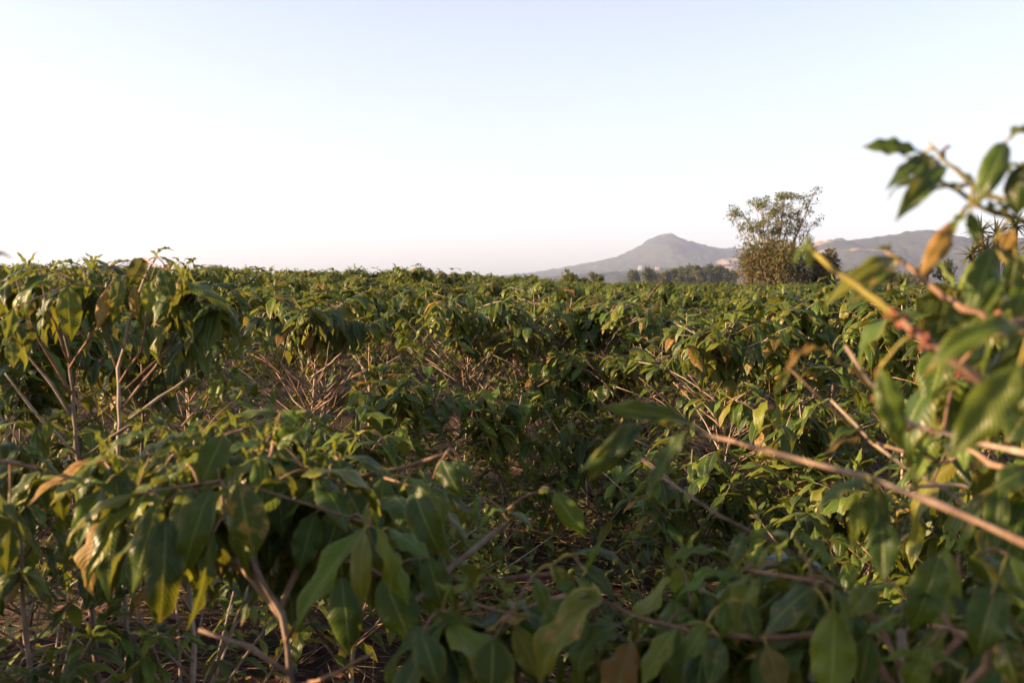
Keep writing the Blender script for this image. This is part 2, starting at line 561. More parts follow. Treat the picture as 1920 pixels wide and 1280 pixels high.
def grow(rng, h, spread, stems=1, bare=0.5, lean=0.06, dense=1.0, young=0.12, ochre=0.03, low=3, leaf_len=0.156, rise=44, topfill=1.0, crown=0.66):
    """A pruned coffee shrub in its own coordinates: straight stems, branches rising at a steep angle,
    leaves hanging in pairs near the ends, bare wood below.  Returns stems, branches, leaves."""
    ST, BR, LV = [], [], []
    def leaves_on(P, s0, dn, size=1.0, yg=young, dlo=0.5, dhi=1.8):
        seg = [(P[i + 1] - P[i]).length for i in range(len(P) - 1)]
        tot = sum(seg)
        step = 0.046 / dn
        s = s0 * tot + rng.uniform(0, step)
        flip = rng.random() < 0.5
        while True:
            last = s >= tot
            q = min(s, tot - 1e-4)
            i, acc = 0, 0.0
            while i < len(seg) - 1 and acc + seg[i] < q:
                acc += seg[i]; i += 1
            p = P[i].lerp(P[i + 1], (q - acc) / seg[i])
            d = (P[i + 1] - P[i]).normalized()
            side = d.cross(UP)
            if side.length < 0.2: side = Vector((rng.uniform(-1, 1), rng.uniform(-1, 1), 0))
            side.normalize()
            upn = side.cross(d)
            frac = q / tot
            for sg in (-1, 1):
                if rng.random() < 0.12: continue
                a = rng.uniform(0.2, 0.9) if flip else rng.uniform(-0.4, 0.4)
                out = side * sg * math.cos(a) + upn * math.sin(abs(a)) + d * rng.uniform(0.35, 0.9)
                tipness = max(0.0, (frac - 0.8) / 0.2)
                L = leaf_len * size * rng.uniform(0.75, 1.2) * (1 - 0.45 * tipness * rng.random())
                droop = rng.uniform(dlo, dhi) * (1 - 0.4 * tipness)
                dr = (out.normalized() - UP * droop).normalized()
                k = rng.random()
                kind = 'young' if k < yg + 0.55 * tipness * yg * 3 else ('ochre' if k > 1 - ochre else 'leaf')
                if kind == 'young': L *= 0.85
                nr = (UP * 0.8 + out * 0.7 + Vector((rng.uniform(-.35, .35), rng.uniform(-.35, .35), 0)))
                LV.append((p.copy(), p + dr * L, nr, L * rng.uniform(0.32, 0.41), kind))
            if last:
                for sg in ((-1, 1) if rng.random() < 0.6 else ()):                       # the unfolding pair at the very tip
                    dr = (d + side * sg * 0.45 + UP * rng.uniform(-0.1, 0.5)).normalized()
                    LV.append((P[-1].copy(), P[-1] + dr * leaf_len * rng.uniform(0.3, 0.6), UP + side * sg * -0.5, leaf_len * 0.16, 'young'))
                break
            s += step * rng.uniform(0.8, 1.3)
            flip = not flip

    for k in range(stems):
        a = rng.uniform(0, 6.28)
        off = 0.0 if stems == 1 else rng.uniform(0.03, 0.10)
        b = Vector((math.cos(a) * off, math.sin(a) * off, 0))
        ln = Vector((math.cos(a), math.sin(a), 0)) * (lean if stems == 1 else lean + 0.1) * rng.uniform(0.4, 1.2)
        hh = h * (1 if k == 0 else rng.uniform(0.82, 1.0))
        P = []
        for i in range(9):
            t = i / 8
            P.append(b + ln * t * hh + UP * t * hh + Vector((rng.uniform(-1, 1), rng.uniform(-1, 1), 0)) * 0.010 * (i > 0))
        r0 = 0.0135 * (h / 1.4) * (1 if stems == 1 else 0.8)
        ST.append((P, [r0 * (1 - 0.72 * i / 8) for i in range(9)]))
        z = hh * rng.uniform(0.2, 0.28)
        azz = rng.uniform(0, 6.28)
        while z < hh * 0.97:
            t = z / hh
            i = min(7, int(t * 8))
            p = P[i].lerp(P[i + 1], t * 8 - i)
            for sg in (0, math.pi):
                if rng.random() < (0.12 if t > 0.6 or crown > 0.75 else 0.28): continue
                a = azz + sg + rng.uniform(-0.35, 0.35)
                prof = (1 - t) ** 0.6 * 0.9 + 0.22
                L = spread * prof * rng.uniform(0.75, 1.12) * (1 if stems == 1 else 0.9)
                e0 = R(rise + rng.uniform(-12, 12)) * (1 if t < 0.75 else 1.1)
                n = 6
                Q = [p.copy()]
                cur = p.copy()
                for j in range(n):
                    e = e0 - R(9) * j / n - (R(30) * (j / n) ** 2 if t > 0.55 else R(12) * (j / n) ** 2)
                    aa = a + rng.uniform(-0.06, 0.06)
                    cur = cur + Vector((math.cos(aa) * math.cos(e), math.sin(aa) * math.cos(e), math.sin(e))) * (L / n)
                    Q.append(cur.copy())
                # keep the crown from poking above its own top
                if Q[-1].z > hh * 1.03:
                    f = (hh * rng.uniform(0.92, 1.03) - p.z) / (Q[-1].z - p.z)
                    Q = [Vector((q.x, q.y, p.z + (q.z - p.z) * f)) for q in Q]
                BR.append((Q, [r0 * (0.38 if crown > 0.75 else 0.31) * (1 - 0.58 * j / n) for j in range(n + 1)]))
                if t < 0.8:
                    for _ in range(rng.choice((1, 2, 2, 3) if crown > 0.75 else (0, 1, 1, 2))):      # bare side twigs
                        j = rng.randint(2, 4)
                        sd_ = Vector((math.cos(a + rng.choice((-1, 1)) * 0.8), math.sin(a + rng.choice((-1, 1)) * 0.8), rng.uniform(0.3, 1.1))).normalized()
                        tl = L * rng.uniform(0.2, 0.45)
                        e1 = Q[j] + sd_ * tl
                        BR.append(([Q[j], Q[j] + sd_ * tl * 0.5 + Vector((0, 0, tl * 0.04)), e1], [0.0034, 0.0028, 0.0016]))
                        if crown < 0.75 and rng.random() < 0.7 - 0.6 * bare: leaves_on(BR[-1][0], 0.55, dense * 0.9, 0.85)
                if t > crown:
                    leaves_on(Q, 0.05, dense * topfill, 1.08, young, 0.8, 2.8)
                elif crown > 0.75:                                     # open fan: only the high tips carry leaves
                    if Q[-1].z > hh * 0.8 or rng.random() < 0.22:
                        leaves_on(Q, rng.uniform(0.78, 0.93), dense)
                elif rng.random() < 0.95 - 0.35 * bare:
                    leaves_on(Q, rng.uniform(0.72, 0.93) if rng.random() < bare else rng.uniform(0.35, 0.6), dense * 0.9)
            azz += math.pi / 2 + rng.uniform(-0.3, 0.3)
            z += rng.uniform(0.045, 0.075)
        # leafy leader
        top = P[-1]
        Q = [P[-2], P[-1], P[-1] + UP * 0.05]
        leaves_on(Q, 0.1, dense * 1.2)
    for k in range(int(low * 2.2 + 1)):                                  # leafy suckers near the foot
        a = rng.uniform(0, 6.28)
        z = rng.uniform(0.04, 0.4)
        L = rng.uniform(0.3, 0.7)
        e = R(rng.uniform(30, 65))
        d = Vector((math.cos(a) * math.cos(e), math.sin(a) * math.cos(e), math.sin(e)))
        p = Vector((0, 0, z))
        Q = [p, p + d * L * 0.5, p + d * L + Vector((0, 0, -0.03))]
        BR.append((Q, [0.005, 0.004, 0.0025]))
        leaves_on(Q, 0.3, dense, 0.85, 0.35)
    return ST, BR, LV


def plant_objects(root, G, lod, rng, sides=5, max_leaves=295):
    """Every stem, branch and leaf an object of its own."""
    ST, BR, LV = G
    for P, rad in ST:
        V, F, U = tube(P, rad, 7)
        link('stem', mesh('stem', V, F, U, [M['bark']]), root)
    for P, rad in BR:
        V, F, U = tube(P, rad, sides)
        link('branch', mesh('branch', V, F, U, [M['bark'] if rng.random() < 0.55 else M['twig']]), root)
    if len(LV) > max_leaves:                              # the rest stay one mass
        rng.shuffle(LV)
        LV.sort(key=lambda l: (root.location.y + l[0].y) - 0.6 * l[0].z)
        rest, LV = LV[max_leaves:], LV[:max_leaves]
        tag(link('foliage', cloud_mesh('foliage', leaf_cloud(rest, rng)), root), kind='stuff')
    for (b, t, n, wd, kind) in LV:
        put_leaf(root, b, t, n, wd, kind, lod, rng)


def leaf_cloud(LV, rng, lod='lo', scale=1.0):
    """All leaves of LV in three arrays for one joined mesh."""
    order = {'leaf': 0, 'young': 1, 'ochre': 2}
    V, F, U, MI, n = [], [], [], [], 0
    for (b, t, nn, wd, kind) in LV:
        g = rng.choice(LEAF[kind, lod])[0]
        x, y, z, L = frame(b, t, nn)
        m = np.array(((x.x, y.x, z.x), (x.y, y.y, z.y), (x.z, y.z, z.z)), np.float32) * np.array((wd / 0.4, L, L), np.float32) * scale
        V.append(g[0] @ m.T + np.array(b, np.float32))
        f = np.array(g[1], np.int32) + n
        F.append(f); U.append(g[2]); MI.append(np.full(len(f), order[kind], np.int32))
        n += len(g[0])
    return np.concatenate(V), np.concatenate(F), np.concatenate(U), np.concatenate(MI)


def cloud_mesh(name, arrs):
    V, F, U, MI = arrs
    return mesh(name, V, F, U, [M['leaf'], M['young'], M['ochre']], MI)



CRT = CR.transposed()


def proj(P):
    q = CRT @ (Vector(P) - CAM)
    if q.z > -0.05: return None
    return 960 + q.x / -q.z * FPX, 640 - q.y / -q.z * FPX, -q.z


# ------------------------------------------------------------------ the shrubs right in front of the camera
def close_shrub(label, foot, wood, leaves, rosettes=(), berries=(), seed=1, fill=(), group='coffee shrubs close to the camera', hi='hi'):
    """wood: (kind, [(px, py, d), ...], radius0, radius1, material); leaves: (bx, by, tx, ty, d, width px, kind, face)."""
    rng = random.Random(seed)
    root = thing('coffee_shrub', foot, label, 'coffee shrub', group)
    o = Vector(foot)
    lines = []
    for (kind, pts, r0, r1, mt) in wood:
        P = [(Vector(p[1]) if p[0] == 'w' else at(*p)) - o for p in pts]
        Q = []                                            # resample with a slight natural wobble
        for i in range(len(P) - 1):
            m = max(2, int((P[i + 1] - P[i]).length / 0.045))
            for j in range(m):
                Q.append(P[i].lerp(P[i + 1], j / m) + Vector((rng.uniform(-1, 1), rng.uniform(-1, 1), rng.uniform(-1, 1))) * 0.0022 * (len(Q) > 0))
        Q.append(P[-1])
        n = len(Q) - 1
        # slightly swollen nodes
        rad = [(r0 + (r1 - r0) * i / n) * (1.38 if i % 2 == 0 and 0 < i < n else 0.95) for i in range(n + 1)]
        V, F, U = tube(Q, rad, 8)
        link(kind, mesh(kind, V, F, U, [M[mt]]), root)
        lines.append(Q)
    if len(lines) > 1:                                    # tie loose branches to the first line (the stem)
        pts0 = lines[0]
    def attach(b, r=0.0017, mt='green_twig'):
        best, bp = 1e9, None
        for Q in lines:
            for q in Q:
                d = (q - b).length
                if d < best: best, bp = d, q
        if best > 0.008:
            mid = bp.lerp(b, 0.55) + UP * best * (0.12 if best < 0.1 else 0.0)
            V, F, U = tube([bp, bp.lerp(mid, 0.6) + UP * best * (0.05 if best < 0.1 else 0.0), mid, b], [r * 1.3, r * 1.15, r, r * 0.8], 5)
            link('twig', mesh('twig', V, F, U, [M[mt if best < 0.05 else 'twig']]), root)
            lines.append([bp.lerp(mid, k / 4) for k in range(1, 4)] + [mid.lerp(b, k / 4) for k in range(0, 5)])
    for lf in leaves:
        bx, by, tx, ty, d, wpx, kind = lf[:7]
        face = lf[7] if len(lf) > 7 else 'm'
        dj = d * (1 + rng.uniform(-0.02, 0.02))
        b = at(bx, by, dj) - o
        t = at(tx, ty, dj - (rng.uniform(-0.01, 0.035))) - o
        cv = (CAM - at(bx, by, dj)).normalized()
        n = {'m': UP * 0.55 + cv * 0.8, 'c': cv, 'u': UP + cv * 0.15, 'd': cv * 0.6 - UP * 0.6, 'l': cv * 0.7 + Vector((-0.8, 0, 0.3)), 'r': cv * 0.7 + Vector((0.8, 0, 0.3))}[face]
        n = n + Vector((rng.uniform(-.15, .15), rng.uniform(-.15, .15), rng.uniform(-.15, .15)))
        put_leaf(root, b, t, n, wpx / FPX * dj * 0.88 * rng.uniform(0.9, 1.1), kind, hi, rng)
        attach(b)
    rosettes = list(rosettes)
    for (x0, x1, y0, y1, d0, d1, cnt, mk) in fill:        # more leaf tufts behind the ones read off the photograph
        for i in range(cnt):
            rosettes.append((rng.uniform(x0, x1), rng.uniform(y0, y1), rng.uniform(d0, d1), rng.randint(4, 6), rng.uniform(0.115, 0.15), mk))
    rosettes.sort(key=lambda q: min((at(q[0], q[1], q[2]) - o - p).length for Q in lines for p in Q))
    for (px, py, d, k, Ls, mixk) in rosettes:
        c = at(px, py, d) - o
        attach(c, 0.0018)
        a0 = rng.uniform(0, 6.28)
        for i in range(k):
            a = a0 + 2.4 * i
            out = Vector((math.cos(a), math.sin(a), 0))
            dr = (out * rng.uniform(0.6, 1.0) - UP * rng.uniform(0.3, 2.2)).normalized()
            L = Ls * rng.uniform(0.75, 1.2)
            kk = 'young' if rng.random() < mixk else ('ochre' if rng.random() < 0.05 else 'leaf')
            b = c + Vector((rng.uniform(-1, 1), rng.uniform(-1, 1), rng.uniform(-1.6, 0.4))) * 0.025
            put_leaf(root, b, b + dr * L, UP * 0.8 + out * 0.6, L * rng.uniform(0.34, 0.44), kk, hi, rng)
        for sg in (-1, 1):
            dr = (UP + Vector((sg * 0.5, rng.uniform(-.5, .5), 0))).normalized()
            put_leaf(root, c, c + dr * Ls * 0.4, Vector((-sg, 0, 0.6)), Ls * 0.13, 'young', hi, rng)
    for (px, py, d, r) in berries:
        c = at(px, py, d) - o
        A = Acc()
        for k in range(rng.randint(5, 9)):
            q = c + Vector((rng.uniform(-1, 1), rng.uniform(-1, 1), rng.uniform(-1, 1))) * r * 0.7
            add_ball(A, q, r * rng.uniform(0.16, 0.34))
        link('bud_cluster', A.build('bud_cluster', [M['berry']]), root)
    return root


def add_ball(A, c, r, n=6, m=4):
    V, F = [], []
    for j in range(m + 1):
        p = math.pi * j / m
        for i in range(n):
            a = 2 * math.pi * i / n
            V.append((c[0] + r * math.sin(p) * math.cos(a), c[1] + r * math.sin(p) * math.sin(a), c[2] + r * math.cos(p)))
    for j in range(m):
        for i in range(n):
            F.append((j * n + i, (j + 1) * n + i, (j + 1) * n + (i + 1) % n, j * n + (i + 1) % n))
    A.add(V, F)


def gp(x, y):
    return Vector((x, y, ground_z(x, y)))


# bottom left: the drooping dark shrub
fa = gp(*at(548, 900, 1.75).xy)
close_shrub('drooping dark green coffee shrub at the bottom left, big hanging leaves over bare twigs', fa,
    [('stem', [('w', fa), (545, 1280, 1.75), (528, 1150, 1.76), (470, 1050, 1.78), (425, 975, 1.78), (415, 900, 1.78)], 0.0078, 0.0035, 'bark'),
     ('branch', [(536, 1200, 1.75), (600, 1100, 1.7), (680, 1000, 1.66), (694, 965, 1.66)], 0.0042, 0.0025, 'twig'),
     ('branch', [(545, 1265, 1.75), (470, 1215, 1.72), (372, 1180, 1.7)], 0.0045, 0.003, 'bark'),
     ('branch', [(530, 1160, 1.76), (480, 1090, 1.8), (400, 1000, 1.85), (300, 935, 1.9), (215, 890, 1.9)], 0.006, 0.003, 'twig'),
     ('branch', [(525, 1140, 1.76), (590, 1000, 1.9), (640, 900, 2.0), (760, 875, 2.05), (850, 845, 2.05)], 0.006, 0.003, 'twig'),
     ('branch', [(480, 1070, 1.78), (470, 960, 1.95), (510, 850, 2.05), (527, 772, 2.1)], 0.006, 0.003, 'twig'),
     ('branch', [(548, 1290, 1.75), (610, 1270, 1.6), (700, 1225, 1.5)], 0.0038, 0.002, 'twig'),
     ('branch', [(690, 1075, 1.9), (800, 1090, 1.95), (940, 1085, 2.0), (1060, 1075, 2.0)], 0.006, 0.0035, 'twig'),
     ('branch', [(740, 1160, 1.8), (830, 1075, 1.85), (955, 978, 1.9)], 0.0055, 0.004, 'bark')],
    [(450, 905, 478, 1045, 1.62, 82, 'leaf', 'c'), (255, 925, 118, 1052, 1.7, 52, 'leaf', 'u'), (275, 925, 160, 1122, 1.72, 50, 'young', 'l'),
     (300, 935, 248, 1112, 1.68, 72, 'leaf'), (310, 970, 300, 1168, 1.66, 82, 'leaf', 'c'), (395, 915, 345, 1072, 1.68, 74, 'leaf'),
     (430, 915, 350, 1066, 1.66, 42, 'young', 'l'), (400, 1000, 348, 1185, 1.7, 48, 'leaf', 'r'), (390, 825, 275, 892, 1.72, 52, 'young', 'u'),
     (382, 810, 245, 868, 1.75, 52, 'leaf', 'u'), (300, 806, 195, 852, 1.85, 42, 'leaf', 'u'), (420, 815, 376, 908, 1.7, 66, 'leaf', 'c'),
     (500, 830, 415, 852, 1.8, 46, 'leaf', 'u'), (515, 830, 572, 800, 1.85, 40, 'leaf', 'c'), (430, 905, 445, 870, 1.72, 16, 'young'),
     (222, 888, 218, 845, 1.8, 20, 'young'), (215, 855, 143, 887, 1.8, 32, 'young', 'u'), (200, 905, 135, 920, 1.8, 28, 'young', 'u'),
     (520, 772, 428, 786, 2.05, 42, 'leaf', 'u'), (530, 770, 560, 800, 2.05, 30, 'young'), (545, 775, 575, 770, 2.05, 24, 'young', 'u'),
     (690, 985, 552, 1188, 1.6, 78, 'young', 'l'), (682, 998, 682, 1134, 1.56, 48, 'leaf', 'c'), (704, 988, 730, 1120, 1.55, 46, 'young', 'r'),
     (712, 998, 766, 1136, 1.58, 52, 'young', 'r'), (730, 990, 806, 1048, 1.62, 62, 'young', 'u'), (720, 1080, 772, 1210, 1.7, 86, 'leaf', 'c'),
     (640, 1080, 655, 1228, 1.68, 72, 'leaf', 'c'), (720, 895, 708, 985, 1.9, 58, 'leaf', 'c'), (775, 912, 830, 1040, 1.8, 72, 'leaf', 'c'),
     (765, 895, 812, 928, 1.9, 44, 'young', 'u'), (828, 862, 868, 938, 2.0, 46, 'leaf', 'c'), (850, 862, 890, 905, 2.0, 26, 'leaf'),
     (802, 1045, 832, 1145, 1.75, 68, 'leaf', 'c'), (580, 890, 535, 955, 1.85, 26, 'leaf'), (592, 890, 606, 960, 1.85, 26, 'leaf', 'c'),
     (560, 880, 622, 862, 1.9, 26, 'young', 'u'), (600, 870, 640, 885, 1.95, 30, 'leaf', 'u'), (660, 870, 620, 905, 2.0, 46, 'leaf'),
     (650, 915, 690, 1000, 1.8, 60, 'leaf', 'c'), (640, 950, 600, 1060, 1.8, 70, 'leaf', 'c'), (590, 960, 560, 1075, 1.8, 60, 'leaf', 'c'),
     (520, 900, 530, 1010, 1.85, 62, 'leaf', 'c'), (500, 990, 480, 1100, 1.9, 60, 'leaf', 'c'), (350, 870, 300, 920, 1.8, 50, 'leaf', 'u'),
     (330, 900, 240, 960, 1.8, 54, 'leaf', 'u'), (690, 950, 680, 985, 1.6, 14, 'young'), (700, 955, 708, 985, 1.6, 14, 'young'),
     (900, 930, 885, 965, 1.95, 18, 'young'), (955, 960, 1000, 1000, 1.9, 40, 'leaf', 'u'), (950, 955, 910, 970, 1.9, 25, 'young', 'u'),
     (1040, 920, 1098, 1008, 1.9, 54, 'leaf', 'c'), (1030, 915, 1010, 925, 1.9, 18, 'young')],
    [(560, 905, 1.95, 5, 0.11, 0.1), (465, 870, 1.9, 5, 0.12, 0.1), (340, 850, 1.95, 5, 0.12, 0.15), (620, 960, 1.95, 5, 0.12, 0.05), (750, 1000, 1.9, 5, 0.12, 0.05), (260, 960, 1.95, 4, 0.12, 0.1), (540, 820, 2.05, 4, 0.09, 0.4), (640, 870, 2.1, 5, 0.09, 0.4)], seed=3, fill=[(170, 520, 835, 960, 1.8, 2.1, 20, 0.2), (420, 820, 850, 1040, 1.82, 2.15, 22, 0.2)])

# leaf clusters coming up from the shrub at the bottom right
fb = gp(*at(1700, 900, 1.32).xy)
close_shrub('coffee shrub at the bottom right, broad ribbed leaves on long low pale branches', fb,
    [('stem', [('w', fb), (1705, 1330, 1.36), (1690, 1180, 1.4)], 0.013, 0.006, 'bark'),
     ('branch', [(1705, 1320, 1.36), (1640, 1240, 1.38), (1530, 1190, 1.4), (1427, 1198, 1.42), (1300, 1180, 1.45), (1200, 1160, 1.48), (1116, 1117, 1.5)], 0.0048, 0.0022, 'twig'),
     ('branch', [(1116, 1117, 1.5), (1040, 1120, 1.55), (960, 1150, 1.56), (880, 1130, 1.58), (820, 1150, 1.58)], 0.0026, 0.002, 'twig'),
     ('branch', [(1700, 1270, 1.36), (1640, 1160, 1.4), (1545, 1095, 1.42), (1395, 1067, 1.48)], 0.0046, 0.0025, 'twig'),
     ('branch', [(1700, 1300, 1.36), (1800, 1200, 1.3), (1740, 1110, 1.35), (1690, 1100, 1.36)], 0.0045, 0.0025, 'twig'),
     ('branch', [(1950, 1260, 1.2), (1890, 1226, 1.22), (1820, 1195, 1.25), (1750, 1172, 1.28)], 0.005, 0.003, 'twig'),
     ('branch', [(1750, 1340, 1.25), (1850, 1250, 1.2), (1860, 1110, 1.2)], 0.0045, 0.003, 'twig')],
    [(1075, 1040, 1168, 1062, 1.5, 34, 'leaf', 'u'), (1080, 1060, 1152, 1118, 1.5, 54, 'leaf'), (1035, 1058, 1068, 1102, 1.52, 34, 'leaf', 'c'),
     (1000, 1078, 1030, 1164, 1.52, 42, 'leaf', 'r'), (1115, 1100, 1038, 1162, 1.46, 52, 'young', 'u'), (1128, 1122, 1012, 1282, 1.44, 88, 'leaf', 'l'),
     (1168, 1168, 1092, 1290, 1.42, 74, 'leaf', 'l'), (925, 1198, 920, 1300, 1.4, 92, 'leaf', 'c'), (965, 1175, 1012, 1275, 1.45, 64, 'leaf', 'c'),
     (1000, 1158, 903, 1192, 1.48, 38, 'ochre', 'u'), (845, 1098, 908, 1160, 1.55, 44, 'leaf', 'u'), (828, 1148, 892, 1214, 1.5, 64, 'leaf'),
     (790, 1188, 822, 1290, 1.45, 74, 'leaf', 'c'), (1040, 1090, 1085, 1140, 1.5, 40, 'young', 'r'), (1060, 1120, 1020, 1200, 1.47, 60, 'leaf'),
     (1100, 1070, 1130, 1010, 1.5, 14, 'young'), (1090, 1085, 1120, 1130, 1.48, 36, 'young', 'u'),
     (1565, 1142, 1556, 1335, 1.32, 94, 'young', 'c'), (1527, 1098, 1428, 1198, 1.36, 78, 'leaf', 'l'), (1490, 1003, 1562, 1092, 1.38, 52, 'young', 'r'),
     (1560, 1098, 1588, 1204, 1.34, 46, 'young', 'r'), (1528, 1100, 1465, 1182, 1.42, 60, 'leaf', 'c'), (1685, 1098, 1610, 1105, 1.36, 30, 'young', 'u'),
     (1690, 1103, 1778, 1132, 1.34, 44, 'young', 'u'), (1692, 1152, 1618, 1190, 1.34, 48, 'young', 'u'), (1762, 1042, 1708, 1184, 1.34, 88, 'leaf', 'c'),
     (1872, 1092, 1832, 1236, 1.2, 98, 'leaf', 'c'), (1812, 1252, 1648, 1238, 1.25, 50, 'young', 'u'), (1438, 1212, 1466, 1296, 1.36, 58, 'ochre', 'c'),
     (1268, 1178, 1203, 1290, 1.42, 60, 'leaf', 'l'), (1325, 1168, 1280, 1244, 1.42, 46, 'leaf'), (1385, 1083, 1288, 1092, 1.46, 46, 'leaf', 'u'),
     (1390, 1078, 1268, 1124, 1.47, 44, 'young', 'u'), (1352, 1033, 1248, 1052, 1.5, 40, 'leaf', 'u'), (1360, 1128, 1354, 1198, 1.45, 44, 'leaf', 'c'),
     (1400, 1010, 1450, 990, 1.5, 20, 'young'), (1395, 1000, 1370, 1060, 1.5, 40, 'leaf'), (1440, 1000, 1480, 1010, 1.5, 44, 'leaf', 'u'),
     (1640, 1100, 1590, 1160, 1.4, 60, 'leaf'), (1890, 1040, 1930, 1130, 1.22, 60, 'leaf', 'c'), (1350, 1200, 1330, 1290, 1.4, 60, 'leaf', 'c'),
     (1830, 1040, 1890, 1070, 1.3, 50, 'leaf', 'u'), (1400, 1130, 1420, 1200, 1.42, 50, 'leaf', 'c'), (1630, 1190, 1610, 1290, 1.36, 60, 'leaf', 'c'),
     (1880, 1190, 1910, 1290, 1.16, 60, 'leaf', 'c'), (1740, 1210, 1700, 1290, 1.25, 60, 'leaf', 'c')],
    [(1100, 1130, 1.6, 5, 0.11, 0.2), (1310, 1100, 1.58, 6, 0.11, 0.15), (1460, 1060, 1.6, 6, 0.11, 0.2), (1600, 1110, 1.55, 6, 0.11, 0.2), (1380, 1150, 1.58, 6, 0.11, 0.1), (1500, 1200, 1.5, 6, 0.12, 0.15),
     (950, 1170, 1.6, 5, 0.11, 0.05), (1800, 1120, 1.45, 5, 0.12, 0.05), (1870, 1180, 1.35, 5, 0.12, 0.05), (1680, 1230, 1.45, 6, 0.12, 0.1), (860, 1190, 1.6, 5, 0.11, 0.0)], seed=5, fill=[(830, 1200, 1130, 1240, 1.5, 1.6, 9, 0.25), (1260, 1650, 1040, 1230, 1.45, 1.8, 16, 0.35), (1620, 1950, 1020, 1240, 1.35, 1.75, 10, 0.15)])

